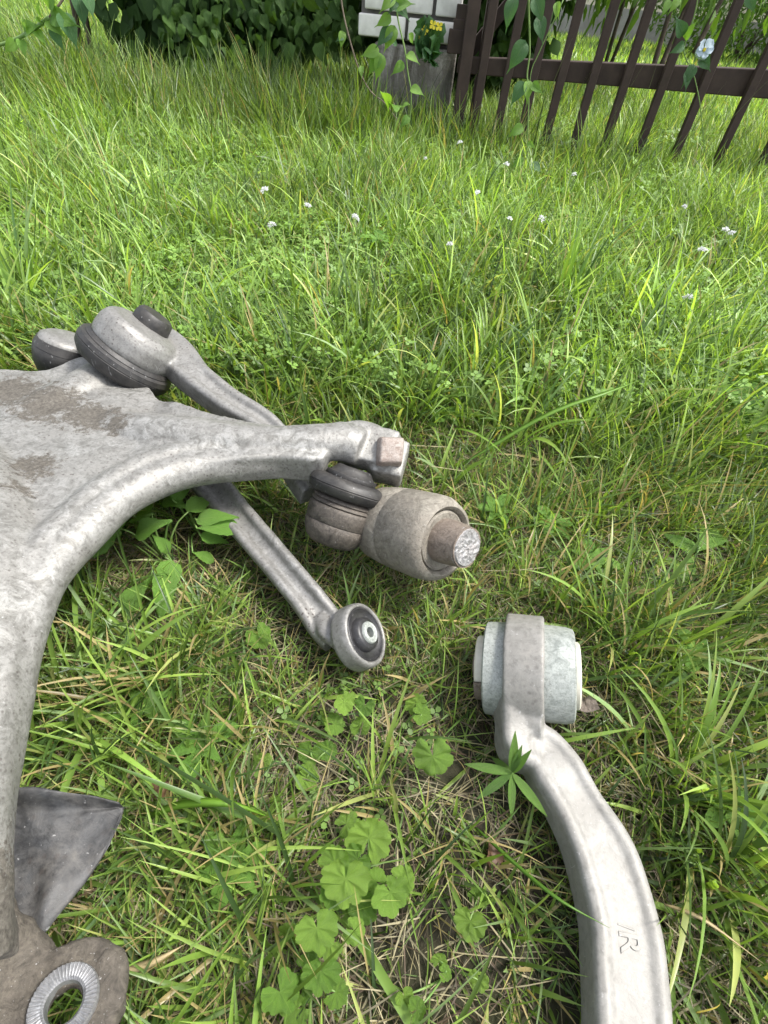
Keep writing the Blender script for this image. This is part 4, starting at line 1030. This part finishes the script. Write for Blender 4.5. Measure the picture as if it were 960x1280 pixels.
def sample_ground(n_try, x0, x1, y0, y1, margin=230, hmax=.1):
    p = np.stack([RNG.uniform(x0, x1, n_try), RNG.uniform(y0, y1, n_try), np.zeros(n_try)], 1)
    u, v, d = proj(p); u2, v2, d2 = proj(p+np.array([0, 0, hmax]))
    ok = (d > 0) & (np.maximum(u, u2) > -margin) & (np.minimum(u, u2) < 960+margin) & (np.maximum(v, v2) > -margin) & (np.minimum(v, v2) < 1280+margin*1.6)
    return p[ok]
def vnoise(p, sc, seed=0):
    """cheap smooth noise in numpy"""
    x = p[:, 0]*sc; y = p[:, 1]*sc
    return (np.sin(x*1.3+y*.7+seed)+np.sin(x*-.9+y*1.7+seed*2.1+1.3*np.sin(x*.6+seed))+np.sin(x*2.3-y*1.1+seed*.7)*.6)/2.6
GREENS = np.array([(.135, .225, .050), (.185, .30, .062), (.085, .155, .040), (.26, .38, .092), (.18, .27, .115), (.32, .37, .13), (.055, .105, .034)])
def gcol(p, n, bright=1.0, dry=.05):
    k = RNG.choice(len(GREENS), n, p=[.24, .22, .17, .14, .11, .05, .07]); c = GREENS[k]*(.6+.75*RNG.random((n, 1)))*bright
    c *= (1+.16*vnoise(p, 5, 2))[:, None]
    d = RNG.random(n) < dry; c[d] = np.array([.36, .30, .15])*(.7+.5*RNG.random((d.sum(), 1)))
    return c
def tufts(cen, per, spread):
    """expand tuft centres into blade roots and headings"""
    n = len(cen); k = RNG.poisson(per, n)+2; idx = np.repeat(np.arange(n), k); m = len(idx)
    off = RNG.normal(size=(m, 2))*spread; r = cen[idx].copy(); r[:, :2] += off
    az = np.arctan2(off[:, 1], off[:, 0]) + RNG.normal(size=m)*.9
    return r, az, idx

def field(name, label, area, n_try, per, spread, lr, wr, lean0, curlr, seg, bright, dry, test=False, fold=.35, zone=None, hmax=.1):
    cen = sample_ground(n_try, *area, hmax=hmax)
    if zone is not None: cen = cen[zone(cen)]
    r, az, idx = tufts(cen, per, spread); m = len(r)
    ts = (.75+.5*RNG.random(len(cen)))[idx]
    length = RNG.uniform(*lr, m)*ts*(1+.28*vnoise(r, 6, 9))*(1+.15*vnoise(r, 17, 3)); width = RNG.uniform(*wr, m)*(.8+.4*ts)
    lean = np.abs(RNG.normal(size=m))*lean0; curl = RNG.uniform(*curlr, m)
    for i in range(0): pass
    return blade_mesh(name, r, az, lean, length, width, curl, gcol(r, m, bright, dry), seg, M['grass'], fold, None, test, label)
G = 'grass'
# near zone: flattish tangled blades with gaps
near = lambda p: RNG.random(len(p)) < np.clip(.72+.55*vnoise(p, 26, 4), .12, 1)
field(G, 'tangled near grass around the metal parts', (-1.0, 1.05, -.30, .52), 11500, 8, .011, (.026, .076), (.0008, .0023), .95, (.1, 1.1), 6, .88, .12, True, zone=near)
field(G, 'fine short grass near the metal parts', (-1.0, 1.05, -.30, .62), 27000, 6, .014, (.018, .046), (.0005, .0012), .9, (.1, 1.0), 4, .88, .2, True, zone=near)
field(G, 'scattered long wide blades near the metal parts', (-1.0, 1.1, -.30, .75), 210, 3, .007, (.07, .13), (.0024, .0042), .95, (.3, 1.2), 9, .9, .02, True)
# middle lawn
field(G, 'upright lawn grass in the middle distance', (-1.9, 2.1, .48, 1.35), 14600, 7, .012, (.035, .095), (.0014, .0038), .55, (.15, 1.1), 5, 1.0, .04, True)
field(G, 'short fine grass in the middle distance', (-1.9, 2.1, .55, 1.35), 13300, 5, .016, (.018, .05), (.001, .002), .5, (.1, 1.1), 3, .95, .05, True, fold=0)
field(G, 'tall grass towards the fence and pillar', (-3.9, 3.9, 1.3, 2.75), 15700, 7, .02, (.055, .125), (.0016, .0038), .38, (.15, .95), 4, 1.05, .03, hmax=.15, zone=lambda p: ~((p[:, 0] > -.3) & (p[:, 0] < .14) & (p[:, 1] > 1.96)))
field(G, 'lawn beyond the fence', (-7, 7, 2.7, 5.5), 17600, 6, .03, (.06, .12), (.003, .006), .4, (.1, .9), 3, 1.3, .03, fold=0)
field(G, 'far lawn', (-15, 13, 5.4, 14), 30000, 4, .06, (.07, .13), (.008, .018), .4, (.1, .9), 2, 1.35, .03, fold=0)
field(G, 'long wispy pale blades rising over the middle lawn', (-1.6, 1.8, .5, 1.6), 2600, 4, .010, (.07, .15), (.0012, .0032), .5, (.3, 1.5), 7, 1.3, .04, True)
field(G, 'tall grass in front of the shrub and pillar', (-1.6, .3, 1.72, 2.2), 1500, 7, .02, (.10, .19), (.0018, .004), .3, (.2, .8), 5, .85, .04, hmax=.15, zone=lambda p: ~((p[:, 0] > -.3) & (p[:, 1] > 1.96)))
# straw
def straw(name, label, area, n_try, lr, wr, zmax, zone=None):
    c = sample_ground(n_try, *area)
    if zone is not None: c = c[zone(c)]
    m = len(c); c[:, 2] = RNG.random(m)*zmax
    col = np.array([.30, .27, .165])*(.2+.85*RNG.random((m, 1))**1.4)
    col = np.where(RNG.random((m, 1)) < .25, np.array([[.07, .048, .03]]), col)
    return blade_mesh(name, c, RNG.uniform(0, 6.28, m), 1.35+.35*RNG.random(m), RNG.uniform(*lr, m), RNG.uniform(*wr, m), RNG.uniform(-.3, .45, m), col, 4, M['straw'], 0, None, True, label)
straw('thatch', 'dead brown thatch between the blades', (-.9, 1.0, -.25, .8), 150000, (.012, .055), (.0004, .0010), .014)
straw('thatch', 'pale dry stalks lying in the grass', (-.75, .75, -.12, .8), 1300, (.03, .09), (.0006, .0014), .03)
# clover leaves
def clover(name, label, area, n_try, size, zr, thr, seed, cm=1.0):
    c = sample_ground(n_try, *area); c = c[vnoise(c, 7, seed) > thr]; m = len(c)
    c[:, 2] = RNG.uniform(*zr, m); V = []; s = RNG.uniform(*size, m)
    th0 = RNG.uniform(0, 6.28, m); tilt = RNG.normal(size=(m, 2))*.28
    K = 6; al = np.linspace(0, 2*np.pi, K, endpoint=False)
    out = []
    for l_ in range(3):
        th = th0+l_*2.094
        for j in range(K):
            rx = .62+.55*np.cos(al[j])-(.12 if j == 0 else 0); ry = .46*np.sin(al[j])
            x = s*(rx*np.cos(th)-ry*np.sin(th)); y = s*(rx*np.sin(th)+ry*np.cos(th)); z = x*tilt[:, 0]+y*tilt[:, 1]+s*.12*abs(np.sin(al[j]))+s*.1*rx
            out.append(c+np.stack([x, y, z], 1))
    V = np.stack(out, 1).reshape(-1, 3)
    Fp = np.array([[l_*K+j for j in range(K)] for l_ in range(3)]); Fa = (Fp[None]+18*np.arange(m)[:, None, None]).reshape(-1, K)
    me = bpy.data.meshes.new(name); me.vertices.add(len(V)); me.vertices.foreach_set('co', V.ravel()); me.loops.add(Fa.size); me.loops.foreach_set('vertex_index', Fa.ravel().astype(np.int32))
    me.polygons.add(len(Fa)); me.polygons.foreach_set('loop_start', (np.arange(len(Fa))*K).astype(np.int32)); me.polygons.foreach_set('loop_total', np.full(len(Fa), K, np.int32)); me.update()
    col = np.array([.115, .20, .045])*(.7+.7*RNG.random((m, 1)))*cm; a = me.color_attributes.new('col', 'FLOAT_COLOR', 'POINT')
    a.data.foreach_set('color', np.repeat(np.concatenate([col, np.ones((m, 1))], 1), 18, 0).ravel().astype(np.float32))
    me.materials.append(M['clover']); o = bpy.data.objects.new(name, me); COL.objects.link(o); tag(o, label, kind='stuff')
clover('clover', 'low clover leaves between the grass blades', (-.7, .8, .05, .6), 6500, (.0025, .0048), (.004, .018), .25, 3)
clover('clover', 'clover leaves spread over the middle lawn', (-1.4, 1.6, .5, 1.5), 32000, (.0035, .0072), (.03, .066), -.4, 1, 1.35)
clover('clover', 'clover leaves near the fence', (-2, 2.4, 1.4, 2.4), 9000, (.007, .012), (.04, .085), .0, 6, 1.2)

# conspicuous grass tufts, each a thing of its own
def tuft_thing(px, py, nb0, lr, wr, lean0, curlr, bright, label, spread=.010, az_c=None, azs=9):
    nb = int(nb0*1.5); c = np.array(P(px, py, 0))[None]; r = np.repeat(c, nb, 0); off = RNG.normal(size=(nb, 2))*spread; r[:, :2] += off; r[:, 2] = 0
    az = (np.arctan2(off[:, 1], off[:, 0])+RNG.normal(size=nb)*.6) if az_c is None else az_c+RNG.normal(size=nb)*azs
    o = blade_mesh('grass_tuft', r, az, np.abs(RNG.normal(size=nb))*lean0, RNG.uniform(*lr, nb), RNG.uniform(*wr, nb), RNG.uniform(*curlr, nb), gcol(r, nb, bright*1.15, 0), 9, M['grass'], .35, None, True)
    del o['kind']; tag(o, label, 'grass tuft', 'bright grass tufts standing out of the lawn')
    # put the origin at the foot of the tuft
    me = o.data; me.transform(Matrix.Translation(-Vector(c[0]))); o.location = c[0]
TL = [(40, 400, 26, (.12, .2), (.004, .006), .35, (.2, .9), 1.1, 'lush wide bladed tuft behind the knuckle at the left edge'), (690, 400, 16, (.10, .17), (.004, .0065), .3, (.1, .8), 1.25, 'tall bright tuft in the middle of the right lawn'),
      (830, 430, 16, (.10, .17), (.0035, .006), .5, (.3, 1.3), 1.25, 'arching yellow green tuft right of the tall bright one'), (640, 560, 12, (.09, .15), (.003, .005), .6, (.5, 1.4), 1.1, 'tuft with one long blade leaning right, above the zinc bushing'),
      (850, 985, 34, (.06, .12), (.0026, .0045), .8, (.3, 1.3), 1.0, 'dense splayed tuft right of the pale arm bend'), (900, 1110, 26, (.06, .12), (.0026, .0042), .8, (.3, 1.3), .9, 'splayed tuft low at the right edge'),
      (100, 890, 40, (.07, .13), (.0026, .0045), .85, (.3, 1.2), 1.0, 'flattened tuft between the knuckle leg and the slim link'), (210, 290, 24, (.10, .17), (.003, .005), .35, (.2, 1), 1.1, 'tall tuft left of the clover flowers'),
      (500, 330, 22, (.09, .15), (.003, .005), .35, (.2, 1), 1.15, 'upright tuft in the centre of the lawn'), (430, 480, 20, (.08, .14), (.003, .005), .5, (.2, 1), 1.1, 'tuft just behind the clamp end of the knuckle'),
      (770, 210, 20, (.12, .19), (.005, .008), .35, (.2, .9), 1.35, 'very bright tuft under the fence slats'), (940, 330, 22, (.10, .17), (.004, .006), .4, (.2, 1), 1.15, 'tuft near the right edge above the long leaved weed'),
      (600, 480, 14, (.08, .14), (.003, .005), .5, (.3, 1.2), 1.1, 'loose tuft in the lawn above the rusty ball joint'), (760, 800, 16, (.07, .12), (.0028, .0045), .7, (.3, 1.3), 1.0, 'small tuft beside the right end of the zinc bushing')]
for a in TL: tuft_thing(*a)
# thin dark seed stalks by the fence
c = sample_ground(900, .2, 1.6, 1.45, 1.9); m = min(45, len(c)); c = c[:m]
blade_mesh('seed_stalks', c, RNG.uniform(-.6, .6, m), .05+.15*RNG.random(m), RNG.uniform(.2, .34, m), RNG.uniform(.0016, .0024, m), RNG.uniform(.0, .35, m), np.tile(np.array([[.12, .14, .06]]), (m, 1))*(.6+RNG.random((m, 1))), 6, M['straw'], 0, None, False, 'thin tall seed stalks in front of the fence')
# lone crossing blades lying over the metal
def lone(name, pts, w, label, colr=(.10, .21, .03), mat='grass'):
    Pn = cr(PP(pts), 14); mb = MB(); n_ = 14
    mb.sweep(Pn, lambda t: [(-w/2*max(.06, min(1, (1-t)*2.2)*min(1, .5+t*3)), 0), (0, -.0003), (w/2*max(.06, min(1, (1-t)*2.2)*min(1, .5+t*3)), 0), (0, .0003)], (0, 0, 1))
    o = mb.build(name, M[mat], None, angle=0); me = o.data; a = me.color_attributes.new('col', 'FLOAT_COLOR', 'POINT')
    a.data.foreach_set('color', list(colr+(1,))*len(me.vertices)); tag(o, label, 'grass blade'); return o
lone('loose_grass', [(590, 1030, .01), (650, 1085, .035), (700, 1125, .052), (762, 1160, .049)], .0022, 'single blade whose tip crosses the left rim of the pale arm')
lone('loose_grass', [(185, 1020, .02), (230, 1005, .04), (290, 1005, .045), (345, 1025, .02)], .0045, 'wide bright blade arching right of the dust shield', (.15, .29, .035))
lone('loose_grass', [(570, 585, .01), (680, 520, .07), (760, 490, .09), (800, 475, .085)], .006, 'long wide blade leaning right in the lawn above the pale arm', (.16, .30, .05))
lone('dry_stalk', [(135, 1218, .02), (185, 1205, .03), (232, 1180, .03)], .0035, 'thick pale straw right of the serrated ring', (.42, .34, .2), 'straw')
lone('dry_stalk', [(830, 1130, .02), (880, 1150, .03), (955, 1205, .03)], .002, 'dry stalk right of the pale arm', (.42, .34, .2), 'straw')
